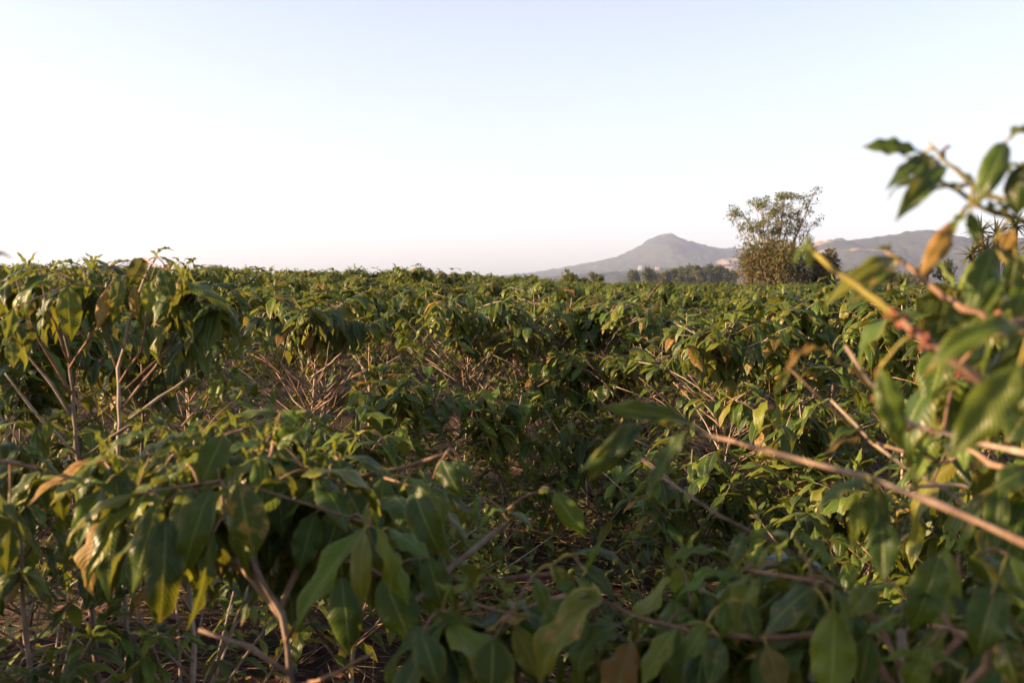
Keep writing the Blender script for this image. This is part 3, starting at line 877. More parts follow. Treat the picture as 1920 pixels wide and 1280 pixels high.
# right edge: the tall shrub whose branches cross the picture
fc = gp(0.72, 1.02)
close_shrub('tallest coffee shrub at the right edge, long arching branches with red buds against the sky', fc,
    [('stem', [('w', fc), (2240, 1280, 1.05), (2200, 900, 1.05), (2150, 600, 1.05), (2090, 470, 1.05), (2000, 430, 1.05)], 0.014, 0.006, 'bark'),
     ('branch', [(2190, 1150, 1.05), (2060, 1075, 1.05), (1925, 1018, 1.06), (1760, 945, 1.1), (1620, 893, 1.15), (1450, 845, 1.2), (1310, 813, 1.25)], 0.0042, 0.0022, 'twig'),
     ('branch', [(2130, 470, 1.05), (2020, 440, 1.05), (1935, 425, 1.05), (1862, 397, 1.05), (1825, 380, 1.05), (1765, 337, 1.05), (1748, 312, 1.05)], 0.0036, 0.0016, 'green_twig'),
     ('branch', [(2060, 450, 1.05), (1930, 388, 1.07), (1850, 364, 1.08), (1795, 322, 1.08), (1765, 300, 1.08), (1740, 264, 1.08)], 0.003, 0.0011, 'green_twig'),
     ('branch', [(2040, 440, 1.05), (1985, 350, 1.02), (1945, 280, 1.0), (1920, 244, 1.0)], 0.0028, 0.0014, 'green_twig'),
     ('branch', [(1768, 300, 1.08), (1768, 285, 1.08), (1780, 275, 1.08)], 0.0018, 0.0018, 'twig'),
     ('branch', [(2180, 900, 1.05), (2000, 805, 1.03), (1850, 718, 1.0), (1753, 648, 1.0), (1690, 602, 1.02)], 0.0044, 0.0038, 'twig'),
     ('branch', [(1690, 602, 1.02), (1644, 566, 1.03), (1598, 533, 1.04), (1526, 472, 1.05)], 0.0037, 0.0025, 'green_twig'),
     ('branch', [(2130, 620, 1.05), (1990, 606, 1.04), (1920, 602, 1.04), (1858, 602, 1.04), (1805, 577, 1.05), (1766, 551, 1.07), (1710, 508, 1.1), (1664, 472, 1.12)], 0.0036, 0.002, 'twig'),
     ('branch', [(2120, 640, 1.05), (1960, 560, 1.1), (1900, 500, 1.15), (1862, 470, 1.15)], 0.004, 0.003, 'green_twig'),
     ('branch', [(2200, 860, 1.05), (2050, 860, 1.1), (1920, 846, 1.2), (1825, 831, 1.25), (1712, 795, 1.3), (1648, 742, 1.3), (1585, 648, 1.3)], 0.0036, 0.002, 'bark'),
     ('branch', [(2200, 1000, 1.2), (1990, 990, 1.5), (1857, 970, 1.6), (1766, 917, 1.65), (1635, 831, 1.7), (1558, 750, 1.75)], 0.0036, 0.002, 'bark'),
     ('branch', [(2240, 1000, 1.3), (2050, 945, 1.55), (1920, 926, 1.65), (1790, 910, 1.7), (1700, 913, 1.75)], 0.0032, 0.0024, 'bark'),
     ('branch', [('w', fc), (1900, 1330, 1.5), (1700, 1200, 1.62), (1550, 1080, 1.66), (1440, 1010, 1.64), (1400, 992, 1.63), (1350, 967, 1.62), (1260, 908, 1.65), (1200, 857, 1.7)], 0.0028, 0.0018, 'bark'),
     ('branch', [(1648, 742, 1.3), (1605, 695, 1.25), (1553, 660, 1.2)], 0.002, 0.0016, 'green_twig'),
     ('branch', [(1925, 885, 1.15), (1860, 870, 1.2), (1800, 835, 1.25)], 0.003, 0.002, 'twig')],
    [(1722, 283, 1615, 276, 1.05, 40, 'leaf', 'm'), (1762, 305, 1678, 416, 1.04, 56, 'leaf', 'c'), (1750, 292, 1660, 358, 1.06, 40, 'leaf', 'm'),
     (1725, 295, 1690, 296, 1.07, 12, 'ochre', 'u'), (1760, 337, 1662, 380, 1.07, 24, 'leaf', 'u'), (1826, 347, 1708, 372, 1.05, 26, 'leaf', 'u'),
     (1797, 323, 1826, 350, 1.06, 20, 'leaf', 'u'), (1885, 266, 1824, 394, 1.02, 54, 'leaf', 'c'), (1908, 313, 1846, 360, 1.03, 52, 'young', 'u'),
     (1915, 308, 1906, 408, 1.0, 54, 'leaf', 'c'), (1925, 250, 1896, 264, 1.0, 24, 'young', 'u'), (1930, 300, 1950, 390, 1.0, 50, 'leaf', 'c'),
     (1790, 414, 1724, 522, 1.05, 44, 'ochre', 'c'), (1818, 398, 1834, 466, 1.03, 30, 'young', 'c'), (1815, 400, 1790, 440, 1.03, 26, 'young', 'l'),
     (1862, 462, 1804, 614, 1.08, 64, 'leaf', 'c'), (1512, 450, 1518, 508, 1.04, 20, 'young', 'c'), (1508, 457, 1487, 497, 1.04, 13, 'young', 'l'), (1524, 466, 1508, 441, 1.05, 14, 'young'),
     (1680, 482, 1543, 578, 1.1, 50, 'leaf', 'm'), (1682, 500, 1590, 584, 1.1, 58, 'leaf', 'l'), (1664, 474, 1640, 470, 1.12, 16, 'young', 'u'), (1664, 474, 1672, 455, 1.12, 12, 'young'),
     (1806, 570, 1758, 622, 1.06, 48, 'leaf', 'c'), (1925, 622, 1733, 708, 0.92, 60, 'leaf', 'm'), (1940, 622, 1878, 678, 0.88, 58, 'young', 'u'),
     (1912, 685, 1778, 858, 0.86, 104, 'leaf', 'c'), (1930, 690, 1905, 780, 0.9, 60, 'leaf', 'c'), (1650, 690, 1690, 845, 1.0, 64, 'leaf', 'c'),
     (1553, 660, 1473, 702, 1.2, 26, 'ochre', 'u'), (1652, 684, 1642, 715, 1.0, 16, 'ochre'), 
     (1302, 795, 1122, 764, 1.25, 50, 'leaf', 'm'), (1288, 805, 1213, 936, 1.22, 48, 'leaf', 'l'), (1202, 792, 1102, 904, 1.26, 54, 'leaf', 'c'), (1195, 800, 1083, 888, 1.28, 32, 'young', 'c'), (1310, 806, 1230, 790, 1.24, 40, 'leaf', 'u'),
     (1632, 903, 1532, 968, 1.15, 42, 'leaf', 'u'), (1644, 908, 1640, 1016, 1.12, 60, 'leaf', 'c'), (1655, 965, 1656, 1090, 1.14, 70, 'leaf', 'c'), (1608, 925, 1602, 1034, 1.15, 28, 'young', 'c'),
     (1905, 480, 1890, 560, 1.1, 50, 'leaf', 'c'), (1930, 520, 1900, 600, 1.08, 60, 'leaf', 'c'), (1900, 430, 1880, 470, 1.1, 34, 'ochre', 'c'), (1880, 560, 1840, 600, 1.15, 40, 'leaf', 'c'),
     (1925, 880, 1862, 915, 1.15, 60, 'leaf', 'c'), (1925, 770, 1885, 830, 1.2, 60, 'leaf', 'c'), (1640, 830, 1555, 840, 1.6, 28, 'leaf', 'u'), (1620, 822, 1540, 860, 1.62, 30, 'ochre', 'u'),
     (1790, 712, 1740, 755, 1.3, 26, 'young', 'c'), (1792, 712, 1800, 752, 1.3, 30, 'young', 'c'), (1795, 712, 1815, 725, 1.3, 14, 'young', 'u'),
     (1480, 690, 1450, 740, 1.5, 22, 'leaf', 'c'), (1760, 865, 1690, 870, 1.5, 26, 'young', 'u'), (1765, 868, 1740, 905, 1.5, 26, 'leaf', 'u'), (1850, 640, 1760, 700, 1.1, 50, 'leaf', 'c'), (1890, 400, 1850, 400, 1.05, 26, 'leaf', 'u')],
    [], [(1668, 585, 1.02, 0.009), (1690, 600, 1.02, 0.010), (1715, 622, 1.01, 0.009), (1738, 640, 1.0, 0.009), (1858, 600, 1.04, 0.011), (1872, 604, 1.04, 0.009), (1806, 690, 1.0, 0.009), (1828, 700, 1.0, 0.008), (1700, 800, 1.3, 0.009), (1750, 812, 1.28, 0.008), (1812, 578, 1.05, 0.006), (1600, 690, 1.3, 0.007), (1645, 745, 1.3, 0.009)], seed=8, fill=[(1760, 1960, 500, 780, 1.35, 1.7, 5, 0.3), (1700, 1950, 800, 960, 1.5, 1.9, 4, 0.15)])

# left, a little farther: the two-stemmed shrub that stands over the skyline
fd = gp(*at(190, 640, 2.95).xy)
close_shrub('tall two stemmed coffee shrub on the left, large leaves hanging over bare reddish stems', fd,
    [('stem', [('w', fd), (150, 900, 2.9), (138, 770, 2.9), (130, 665, 2.9), (118, 600, 2.88), (105, 540, 2.86)], 0.0105, 0.003, 'bark'),
     ('stem', [('w', fd + Vector((0.05, 0.05, 0))), (222, 900, 2.95), (224, 760, 2.95), (222, 690, 2.95), (240, 615, 2.93), (270, 520, 2.9), (294, 480, 2.9)], 0.0105, 0.0025, 'bark'),
     ('branch', [(140, 790, 2.9), (95, 720, 2.88), (40, 650, 2.86), (15, 600, 2.84)], 0.0038, 0.0018, 'bark'),
     ('branch', [(135, 740, 2.9), (75, 640, 2.8), (50, 590, 2.75), (30, 520, 2.7)], 0.0038, 0.0018, 'twig'),
     ('branch', [(130, 690, 2.9), (165, 640, 2.85), (190, 600, 2.8), (205, 540, 2.78)], 0.0033, 0.0018, 'twig'),
     ('branch', [(130, 680, 2.9), (112, 630, 2.85), (85, 560, 2.8), (75, 510, 2.78)], 0.0033, 0.0018, 'twig'),
     ('branch', [(224, 770, 2.95), (290, 690, 2.95), (330, 630, 2.9), (350, 570, 2.88)], 0.0043, 0.0018, 'twig'),
     ('branch', [(224, 740, 2.95), (300, 670, 3.0), (335, 610, 3.0), (370, 548, 3.0)], 0.0038, 0.0018, 'twig'),
     ('branch', [(222, 720, 2.95), (262, 660, 2.9), (272, 610, 2.88), (280, 540, 2.86)], 0.0033, 0.0018, 'twig'),
     ('branch', [(222, 700, 2.95), (200, 640, 2.95), (195, 560, 2.93), (215, 500, 2.93)], 0.0033, 0.0018, 'twig'),
     ('branch', [(224, 800, 2.95), (300, 745, 3.0), (380, 690, 3.05), (480, 600, 3.05)], 0.0038, 0.0018, 'bark'),
     ('branch', [(145, 850, 2.9), (80, 790, 2.8), (10, 700, 2.7)], 0.0038, 0.0024, 'bark'),
     ('branch', [(340, 800, 2.95), (400, 730, 3.0), (430, 672, 3.0)], 0.0033, 0.0024, 'twig'),
     ('branch', [(150, 860, 2.9), (240, 800, 2.9), (340, 800, 2.95)], 0.0038, 0.0036, 'bark')],
    [(128, 533, 134, 640, 2.62, 60, 'leaf', 'c'), (98, 512, 56, 600, 2.66, 42, 'leaf', 'l'), (268, 484, 238, 538, 2.75, 36, 'leaf', 'c'), (302, 502, 326, 568, 2.72, 40, 'leaf', 'c'),
     (282, 528, 278, 592, 2.7, 34, 'young', 'c'), (226, 518, 211, 602, 2.72, 30, 'leaf', 'c'), (202, 542, 182, 618, 2.68, 32, 'ochre', 'c'), (207, 502, 153, 498, 2.8, 22, 'leaf', 'u'),
     (152, 500, 92, 512, 2.75, 22, 'young', 'u'), (72, 505, 0, 530, 2.6, 28, 'leaf', 'u'), (72, 508, -10, 552, 2.6, 26, 'leaf', 'u'), (25, 578, 10, 642, 2.5, 28, 'young', 'c'),
     (292, 481, 327, 472, 2.88, 12, 'young', 'u'), (296, 482, 320, 500, 2.88, 14, 'leaf', 'u'), (290, 482, 280, 470, 2.88, 8, 'young'), (376, 545, 440, 546, 2.95, 30, 'leaf', 'u'), (350, 568, 342, 645, 2.85, 42, 'leaf', 'c'),
     (372, 570, 375, 625, 2.9, 32, 'leaf', 'c'), (386, 572, 396, 640, 2.92, 32, 'leaf', 'c'), (338, 590, 308, 618, 2.85, 36, 'leaf', 'c'), (240, 490, 205, 500, 2.85, 20, 'young', 'u'),
     (175, 520, 160, 560, 2.8, 26, 'young', 'c'), (165, 505, 195, 540, 2.8, 30, 'leaf', 'c'), (315, 505, 345, 540, 2.8, 26, 'leaf', 'u'), (150, 520, 110, 530, 2.75, 26, 'leaf', 'u'), (60, 560, 40, 600, 2.7, 30, 'leaf', 'c'),
     (250, 540, 258, 600, 2.85, 26, 'ochre', 'c'), (300, 545, 312, 600, 2.8, 28, 'leaf', 'c'), (20, 640, 25, 690, 2.6, 34, 'leaf', 'c'), (60, 610, 45, 650, 2.75, 34, 'leaf', 'c'), (170, 620, 195, 640, 2.85, 22, 'young', 'u'), (120, 505, 80, 520, 2.8, 22, 'leaf', 'u'), (205, 555, 225, 610, 2.85, 26, 'leaf', 'c')],
    [(340, 520, 3.0, 5, 0.11, 0.1), (250, 510, 3.0, 5, 0.10, 0.2), (160, 530, 2.95, 5, 0.11, 0.1), (60, 530, 2.85, 5, 0.11, 0.1), (390, 560, 3.0, 5, 0.10, 0.1), (20, 600, 2.7, 4, 0.11, 0.1), (300, 560, 3.0, 4, 0.10, 0.1), (110, 560, 2.95, 4, 0.11, 0.1), (470, 605, 3.05, 3, 0.09, 0.5), (428, 675, 3.0, 2, 0.09, 0.4), (205, 580, 3.0, 3, 0.11, 0.1)],
    [(231, 651, 2.9, 0.006), (190, 675, 2.88, 0.006), (245, 670, 2.92, 0.006)], seed=12, fill=[(20, 420, 505, 545, 2.85, 3.05, 8, 0.15), (330, 440, 550, 620, 2.85, 3.05, 3, 0.1)])

# left edge: one grey leaf tip in front
fe = gp(-0.75, 1.15)
close_shrub('coffee shrub cut off by the left edge, only its nearest blurred leaves in view', fe,
    [('stem', [('w', fe), (-330, 1100, 1.25), (-320, 700, 1.25), (-260, 540, 1.25)], 0.013, 0.006, 'bark'), ('branch', [(-318, 680, 1.25), (-200, 580, 1.22), (-60, 505, 1.2)], 0.005, 0.003, 'twig'),
     ('branch', [(-325, 950, 1.25), (-180, 880, 1.4), (-20, 860, 1.7), (80, 880, 2.0)], 0.005, 0.003, 'twig')],
    [(-62, 502, 24, 486, 1.2, 30, 'leaf', 'u'), (-50, 505, 18, 520, 1.2, 26, 'leaf', 'c'), (80, 880, 8, 962, 1.95, 42, 'leaf', 'l'), (76, 880, 35, 965, 1.97, 32, 'leaf'), (108, 900, 118, 975, 2.0, 40, 'leaf', 'c'), (40, 880, -10, 900, 1.9, 42, 'leaf', 'u'),
     (20, 985, 12, 1080, 1.8, 50, 'leaf', 'c'), (60, 905, 90, 960, 2.0, 40, 'leaf', 'c')],
    [(-40, 880, 1.7, 5, 0.12, 0.1), (-280, 540, 1.25, 6, 0.12, 0.1), (-200, 620, 1.3, 6, 0.12, 0.1)], seed=15)

# ------------------------------------------------------------------ shrubs one can tell apart in the first rows
HEROES = []   # (x, y, short name)


def hero(px, d, topy, label, short, seed, fan=(), **kw):
    rng = random.Random(seed)
    p = at(px, 525, d)
    f = gp(p.x, p.y)
    h = CAM.z - (topy - 525) / FPX * d - f.z
    G = grow(rng, h - 0.03, **kw)
    root = thing('coffee_shrub', f, label, 'coffee shrub', 'coffee shrubs in the first rows')
    plant_objects(root, G, 'mid', rng)
    for line in fan:                                      # the bare branches that stand out in the photograph
        dd = rng.uniform(-0.3, 0.2)
        n = len(line) - 1
        P = []
        for i, (x, y) in enumerate(line):
            P.append(at(x, y, d + dd * (i / n) ** 1.2) - f)
        if n == 1: P.insert(1, P[0].lerp(P[1], 0.5) - UP * 0.012)
        Q = []
        for i in range(len(P) - 1):
            for j in range(3):
                Q.append(P[i].lerp(P[i + 1], j / 3) + Vector((rng.uniform(-1, 1), rng.uniform(-1, 1), rng.uniform(-1, 1))) * 0.0035)
        Q.append(P[-1])
        r = rng.uniform(0.0042, 0.006)
        V, F, U = tube(Q, [r * (1 - 0.55 * i / (len(Q) - 1)) * (1.2 if i % 2 else 1) for i in range(len(Q))], 5)
        link('branch', mesh('branch', V, F, U, [M['bark'] if rng.random() < 0.7 else M['twig']]), root)
    HEROES.append((f.x, f.y, short))
    return root


hero(575, 6.0, 548, 'leafy topped coffee shrub with one straight sunlit orange stem, left of centre', 'straight orange stemmed shrub', 21, spread=0.8, bare=1.0, dense=1.15, low=1, ochre=0.06, topfill=1.25, crown=0.8,
     fan=[[(579, 688), (550, 652)], [(582, 688), (600, 662)], [(582, 715), (625, 660)], [(585, 705), (640, 662)], [(581, 757), (617, 730), (647, 700), (672, 672)], [(587, 772), (637, 735), (667, 685)], [(600, 790), (657, 752), (690, 702), (742, 682)], [(577, 755), (510, 700), (486, 650)], [(572, 725), (535, 690), (496, 633)], [(577, 775), (550, 750), (518, 698)], [(575, 722), (557, 640)], [(580, 740), (610, 690), (618, 640)], [(576, 800), (520, 760), (470, 720)]])
hero(868, 7.0, 548, 'coffee shrub with a broad drooping crown near the centre', 'broad drooping centre shrub', 22, spread=0.85, bare=0.9, dense=1.1, low=1, crown=0.76,
     fan=[[(870, 665), (822, 640)], [(870, 695), (815, 640)], [(865, 710), (820, 677)], [(868, 730), (845, 712), (790, 680)], [(872, 760), (840, 732), (765, 650)], [(870, 665), (840, 610)], [(877, 800), (820, 740), (772, 717)], [(875, 830), (827, 780), (775, 717)], [(870, 690), (905, 650)], [(872, 720), (915, 680), (935, 640)], [(872, 780), (925, 735), (960, 690)], [(876, 840), (825, 800), (780, 760)]])
hero(1022, 7.4, 560, 'sparse coffee shrub of many tangled bare pale branches, right of the centre', 'tangled bare shrub', 23, spread=1.2, bare=1.0, dense=0.9, stems=3, low=1, topfill=1.1, crown=0.8,
     fan=[[(1020, 770), (1033, 744), (1099, 687), (1183, 630)], [(1030, 770), (1077, 728), (1153, 682), (1218, 625)], [(1040, 785), (1090, 744), (1140, 714), (1170, 684), (1202, 658)], [(1025, 700), (1055, 673), (1099, 651), (1136, 600)], [(1022, 712), (1011, 700), (962, 654), (927, 625)], [(1020, 730), (976, 679), (930, 630)], [(1020, 672), (1000, 654), (962, 624)], [(1024, 655), (1014, 640), (993, 616)], [(1025, 640), (1066, 591), (1072, 558)], [(1027, 620), (1041, 600), (1106, 573)], [(1027, 643), (1056, 600)], [(1030, 850), (1040, 838), (1120, 760), (1204, 697)], [(1030, 880), (1050, 868), (1150, 788)], [(1010, 870), (960, 790), (898, 718)], [(1005, 880), (930, 868), (870, 790), (788, 723)], [(1018, 830), (985, 760), (970, 690)], [(1022, 820), (1060, 730), (1082, 660)]])
hero(1362, 5.6, 592, 'coffee shrub with glowing orange stem and yellowed leaf under a dark crown, right half', 'glowing stemmed shrub', 24, spread=0.75, bare=1.0, dense=1.2, low=1, ochre=0.10, topfill=1.3, crown=0.78,
     fan=[[(1358, 805), (1304, 759), (1262, 716)], [(1360, 795), (1295, 707)], [(1360, 772), (1326, 725)], [(1363, 781), (1397, 757)], [(1363, 802), (1419, 716)], [(1364, 825), (1440, 780), (1522, 738)], [(1362, 702), (1402, 666)], [(1359, 780), (1328, 750), (1290, 701)], [(1359, 790), (1317, 750), (1258, 698)], [(1362, 740), (1392, 690), (1400, 650)], [(1360, 730), (1335, 690), (1325, 655)], [(1363, 850), (1300, 830), (1230, 790)], [(1364, 870), (1430, 840), (1490, 810)]])
hero(950, 5.8, 720, 'low leafy coffee shrub in the middle of the picture under the crossing pale branches', 'low middle shrub', 25, spread=0.55, bare=0.5, dense=0.95, young=0.3, low=3)
hero(1560, 6.8, 545, 'dense dark coffee shrub behind the yellow shoot on the right', 'dense right shrub', 26, spread=0.75, bare=0.5, dense=1.2, low=2)
hero(1700, 5.4, 560, 'dense coffee shrub with wavy dark leaves behind the red budded branch', 'wavy leaved shrub', 27, spread=0.72, bare=0.4, dense=1.2, low=2)
hero(1850, 4.6, 560, 'leafy coffee shrub half hidden by the big blurred leaves at the right edge', 'half hidden right shrub', 28, spread=0.7, bare=0.4, dense=1.1, low=2)
hero(1520, 4.7, 745, 'low leafy coffee shrub below the tip of the orange bud branch', 'low right shrub', 29, spread=0.65, bare=0.4, dense=1.0, low=4)
hero(1310, 4.6, 830, 'small coffee shrub by the bare soil, just right of the dark hanging leaf', 'small soil side shrub', 30, spread=0.42, bare=0.3, dense=0.9, low=4, young=0.25)
hero(655, 3.9, 775, 'small bright green coffee shrub behind the drooping dark shrub', 'small bright shrub', 31, spread=0.5, bare=0.2, dense=0.8, low=4, young=0.45)
hero(330, 2.75, 765, 'bright leaved young coffee shrub at the foot of the two stemmed shrub', 'bright young left shrub', 32, spread=0.42, bare=0.1, dense=0.9, low=5, young=0.5, leaf_len=0.09)
hero(60, 2.7, 790, 'low dark coffee shrub at the left edge below the two stemmed shrub', 'low left edge shrub', 33, spread=0.42, bare=0.2, dense=0.9, low=4, young=0.25, leaf_len=0.11)
hero(840, 4.6, 880, 'very low coffee seedling with small leaves, just left of the open soil', 'low seedling', 34, spread=0.35, bare=0.2, dense=0.7, low=5, young=0.3, leaf_len=0.10)
hero(450, 7.6, 540, 'leafy coffee shrub between the two stemmed shrub and the straight orange stem', 'left gap shrub', 35, spread=0.62, bare=0.5, dense=1.0, low=3, crown=0.76)
hero(1200, 6.6, 640, 'low coffee shrub with pale drooping leaves beside the tangled bare branches', 'pale drooping shrub', 37, spread=0.9, bare=0.8, dense=0.9, low=3, ochre=0.1, crown=0.8)
hero(40, 4.4, 560, 'leafy coffee shrub at the left edge, right behind the two stemmed shrub', 'left edge back shrub', 51, spread=0.65, bare=0.6, dense=1.0, low=4)
hero(255, 5.0, 570, 'coffee shrub seen between the stems of the two stemmed shrub', 'between stems shrub', 52, spread=0.65, bare=0.7, dense=1.0, low=4)
hero(130, 7.2, 535, 'broad leafy coffee shrub behind the left stem of the two stemmed shrub', 'left stem back shrub', 53, spread=0.75, bare=0.5, dense=1.1, low=3)
hero(345, 6.6, 540, 'coffee shrub rising just right of the two stemmed shrub', 'right of two stemmed shrub', 54, spread=0.75, bare=0.6, dense=1.1, low=3)
hero(480, 4.4, 770, 'low bushy coffee shrub in front of the straight orange stem', 'low bushy front shrub', 55, spread=0.5, bare=0.3, dense=0.9, low=5, young=0.3)
hero(735, 5.6, 700, 'low coffee shrub right of the straight orange stem, small hanging dark tuft', 'small dark tuft shrub', 56, spread=0.55, bare=0.7, dense=0.9, low=4)
hero(1120, 5.9, 800, 'tiny bushy coffee plant under the tangled bare branches', 'tiny bushy plant', 57, spread=0.4, bare=0.2, dense=0.8, low=5)
hero(1480, 6.2, 560, 'coffee shrub with a drooping crown between the glowing stem and the dense right shrub', 'drooping right half shrub', 58, spread=0.7, bare=0.6, dense=1.1, low=3)
hero(1105, 6.9, 655, 'low dense coffee shrub between the tangled bare branches and the dark hanging leaf', 'low dense centre shrub', 61, spread=0.6, bare=0.3, dense=1.1, low=3)
hero(950, 8.6, 585, 'middle sized coffee shrub filling the gap behind the low middle shrub', 'gap filling shrub', 62, spread=0.75, bare=0.4, dense=1.2, low=3)
hero(1250, 8.0, 580, 'full coffee shrub behind the pale drooping shrub, right of the centre', 'full right centre shrub', 63, spread=0.75, bare=0.4, dense=1.2, low=3)
hero(1150, 9.0, 565, 'rounded coffee shrub below the left foot of the mountain', 'rounded shrub', 38, spread=0.75, bare=0.4, dense=1.1, low=2)
hero(690, 8.4, 528, 'broad coffee shrub standing just behind the straight orange stem', 'broad back shrub', 39, spread=0.8, bare=0.5, dense=1.2, low=1)
hero(1010, 10.5, 530, 'broad dark coffee shrub rising behind the tangled bare branches', 'broad dark shrub', 40, spread=0.85, bare=0.5, dense=1.2, low=1)
hero(1620, 3.9, 900, 'low coffee shrub under the long pale branch on the right', 'under branch shrub', 41, spread=0.5, bare=0.2, dense=0.9, low=5)
hero(1820, 3.4, 860, 'low leafy coffee shrub beside the right edge below the bare twigs', 'right edge low shrub', 42, spread=0.55, bare=0.3, dense=0.9, low=5)

# ------------------------------------------------------------------ the rest of the plantation
def proto_mesh(seed, **kw):
    rng = random.Random(seed)
    ST, BR, LV = grow(rng, 1.45, **kw)
    A = Acc()
    for P, rad in ST: A.tube(P, rad, 5)
    stem = A.build('stem', [M['bark']])
    A = Acc()
    for P, rad in BR: A.tube(P[::2] if len(P) > 4 else P, rad[::2] if len(P) > 4 else rad, 3)
    br = A.build('branches', [M['twig']])
    return stem, br, cloud_mesh('foliage', leaf_cloud(LV, rng)), (ST, BR, LV)


PROTO = [proto_mesh(100 + k, spread=0.68 + 0.06 * (k % 3), stems=1 + (k % 2), bare=0.7, dense=1.2, topfill=1.3, low=3, young=0.1 + 0.04 * (k % 4), ochre=0.025) for k in range(9)]
rng = random.Random(77)
cells = []
ang = R(13)
for i in range(-70, 71):
    for j in range(-10, 72):
        x0, y0 = i * 1.24 + (j % 2) * 0.6, j * 1.6
        x = x0 * math.cos(ang) - y0 * math.sin(ang) * 0.25 + rng.uniform(-0.28, 0.28)
        y = y0 + x0 * math.sin(ang) + rng.uniform(-0.25, 0.25)
        cells.append((x, y, rng.random(), rng.random()))

FIELD, FAR, SHADE = [], [], []
for (x, y, r1, r2) in cells:
    d = math.hypot(x, y)
    inview = y > 0 and abs(x) < y * (0.49 if d < 30 else 0.62) + 0.7
    if d > 66: continue
    if inview:
        if d < 7.7: continue
        if any((x - hx) ** 2 + (y - hy) ** 2 < 0.8 ** 2 for hx, hy, _ in HEROES): continue
        if y < 8.0 and -0.1 < x < 1.6: continue                   # the open soil
        (FIELD if d < 30 else FAR).append((x, y, d, r1, r2))
    elif -2.0 < y < 8.5 and -5.0 < x < -0.8 and d > 1.2 and x < -0.49 * y - 0.75:
        SHADE.append((x, y, d, r1, r2))
FIELD.sort(key=lambda c: c[2])
FAR += FIELD[265:]
FIELD = FIELD[:265]
print("field", len(FIELD), "far", len(FAR), "shade", len(SHADE))
NEAR = [c for c in FIELD if c[2] < 12]
MID = [c for c in FIELD if c[2] >= 12]
RANK = {}
ORD = ['first', 'second', 'third', 'fourth', 'fifth', 'sixth', 'seventh', 'eighth', 'ninth', 'tenth']


def height_for(x, y, r):
    h = 1.38 + 0.52 * (r - 0.5)
    if y > 0:
        q = x / max(y, 1)
        if q < -0.05: h += 0.04
        elif q > 0.02: h = 1.27 + 0.34 * (r - 0.5) - (0.015 if 0.08 < q < 0.3 else 0)
    return h


for (x, y, d, r1, r2) in NEAR:
    rr = random.Random(int(r1 * 1e6))
    f = gp(x, y)
    hs = [(abs(math.atan2(x, y) - math.atan2(hx, hy)), hx, hy, nm) for hx, hy, nm in HEROES if math.hypot(hx, hy) < d]
    _, hx, hy, nm = min(hs)
    side = 'left' if math.atan2(x, y) < math.atan2(hx, hy) else 'right'
    k = RANK[nm, side] = RANK.get((nm, side), -1) + 1
    look = 'sparse' if r2 < 0.25 else ('dense' if r2 > 0.6 else 'leafy')
    root = thing('coffee_shrub', f, f'{look} coffee shrub, {ORD[min(k, 9)]} one back behind the {nm} on its {side}', 'coffee shrub', 'coffee shrubs in the middle rows')
    G = grow(rr, height_for(x, y, r1) - f.z * 0.3, spread=rr.uniform(0.62, 0.85), stems=1 if rr.random() < 0.6 else 2, bare=rr.uniform(0.4, 0.95), dense={'sparse': 0.8, 'leafy': 1.1, 'dense': 1.3}[look], low=rr.randint(1, 3), young=rr.uniform(0.06, 0.2), ochre=rr.uniform(0.0, 0.05), crown=rr.choice((0.66, 0.7, 0.76, 0.8)), topfill=1.25)
    plant_objects(root, G, 'mid', rr, 4)


def copy_shrub(x, y, r1, r2, label, group, tall=1.0):
    st, br, fo, _ = PROTO[int(r2 * len(PROTO)) % len(PROTO)]
    f = gp(x, y)
    root = thing('coffee_shrub', f, label, 'coffee shrub', group)
    s = tall * height_for(x, y, r1) / 1.45
    root.rotation_euler = (0, 0, r1 * 50)
    root.scale = (s * (0.95 + 0.25 * r2), s * (0.95 + 0.25 * r2), s)
    link('stem', st, root)
    tag(link('branches', br, root), kind='stuff')
    tag(link('foliage', fo, root), kind='stuff')


SECT = [(150, 'behind the left edge of the two stemmed shrub'), (430, 'behind the two stemmed shrub'), (600, 'under the sky beyond the straight orange stem'), (760, 'under the sky right of the straight orange stem'), (930, 'under the sky above the broad drooping centre shrub'),
        (1060, 'under the very end of the long mountain flank'), (1200, 'under the middle of the long mountain flank'), (1310, 'under the mountain peak'), (1400, 'under the far wood and red roofed house'), (1540, 'in front of the sparse tree'),
        (1700, 'under the hill right of the sparse tree'), (9999, 'below the yuccas at the right')]
lim = sorted(c[2] for c in MID)[len(MID) // 2]
for (x, y, d, r1, r2) in MID:
    px = proj((x, y, 1.4))[0]
    where = next(l for e, l in SECT if px < e)
    band = 'nearer' if d < lim else 'farther'
    copy_shrub(x, y, r1, r2, f'coffee shrub in the {band} back rows {where}', f'shrubs {where}, {band} back rows')
for (x, y, d, r1, r2) in SHADE:
    copy_shrub(x, y, r1, r2, 'coffee shrub standing beside the camera, left of the picture', 'coffee shrubs left of the picture', 1.17)

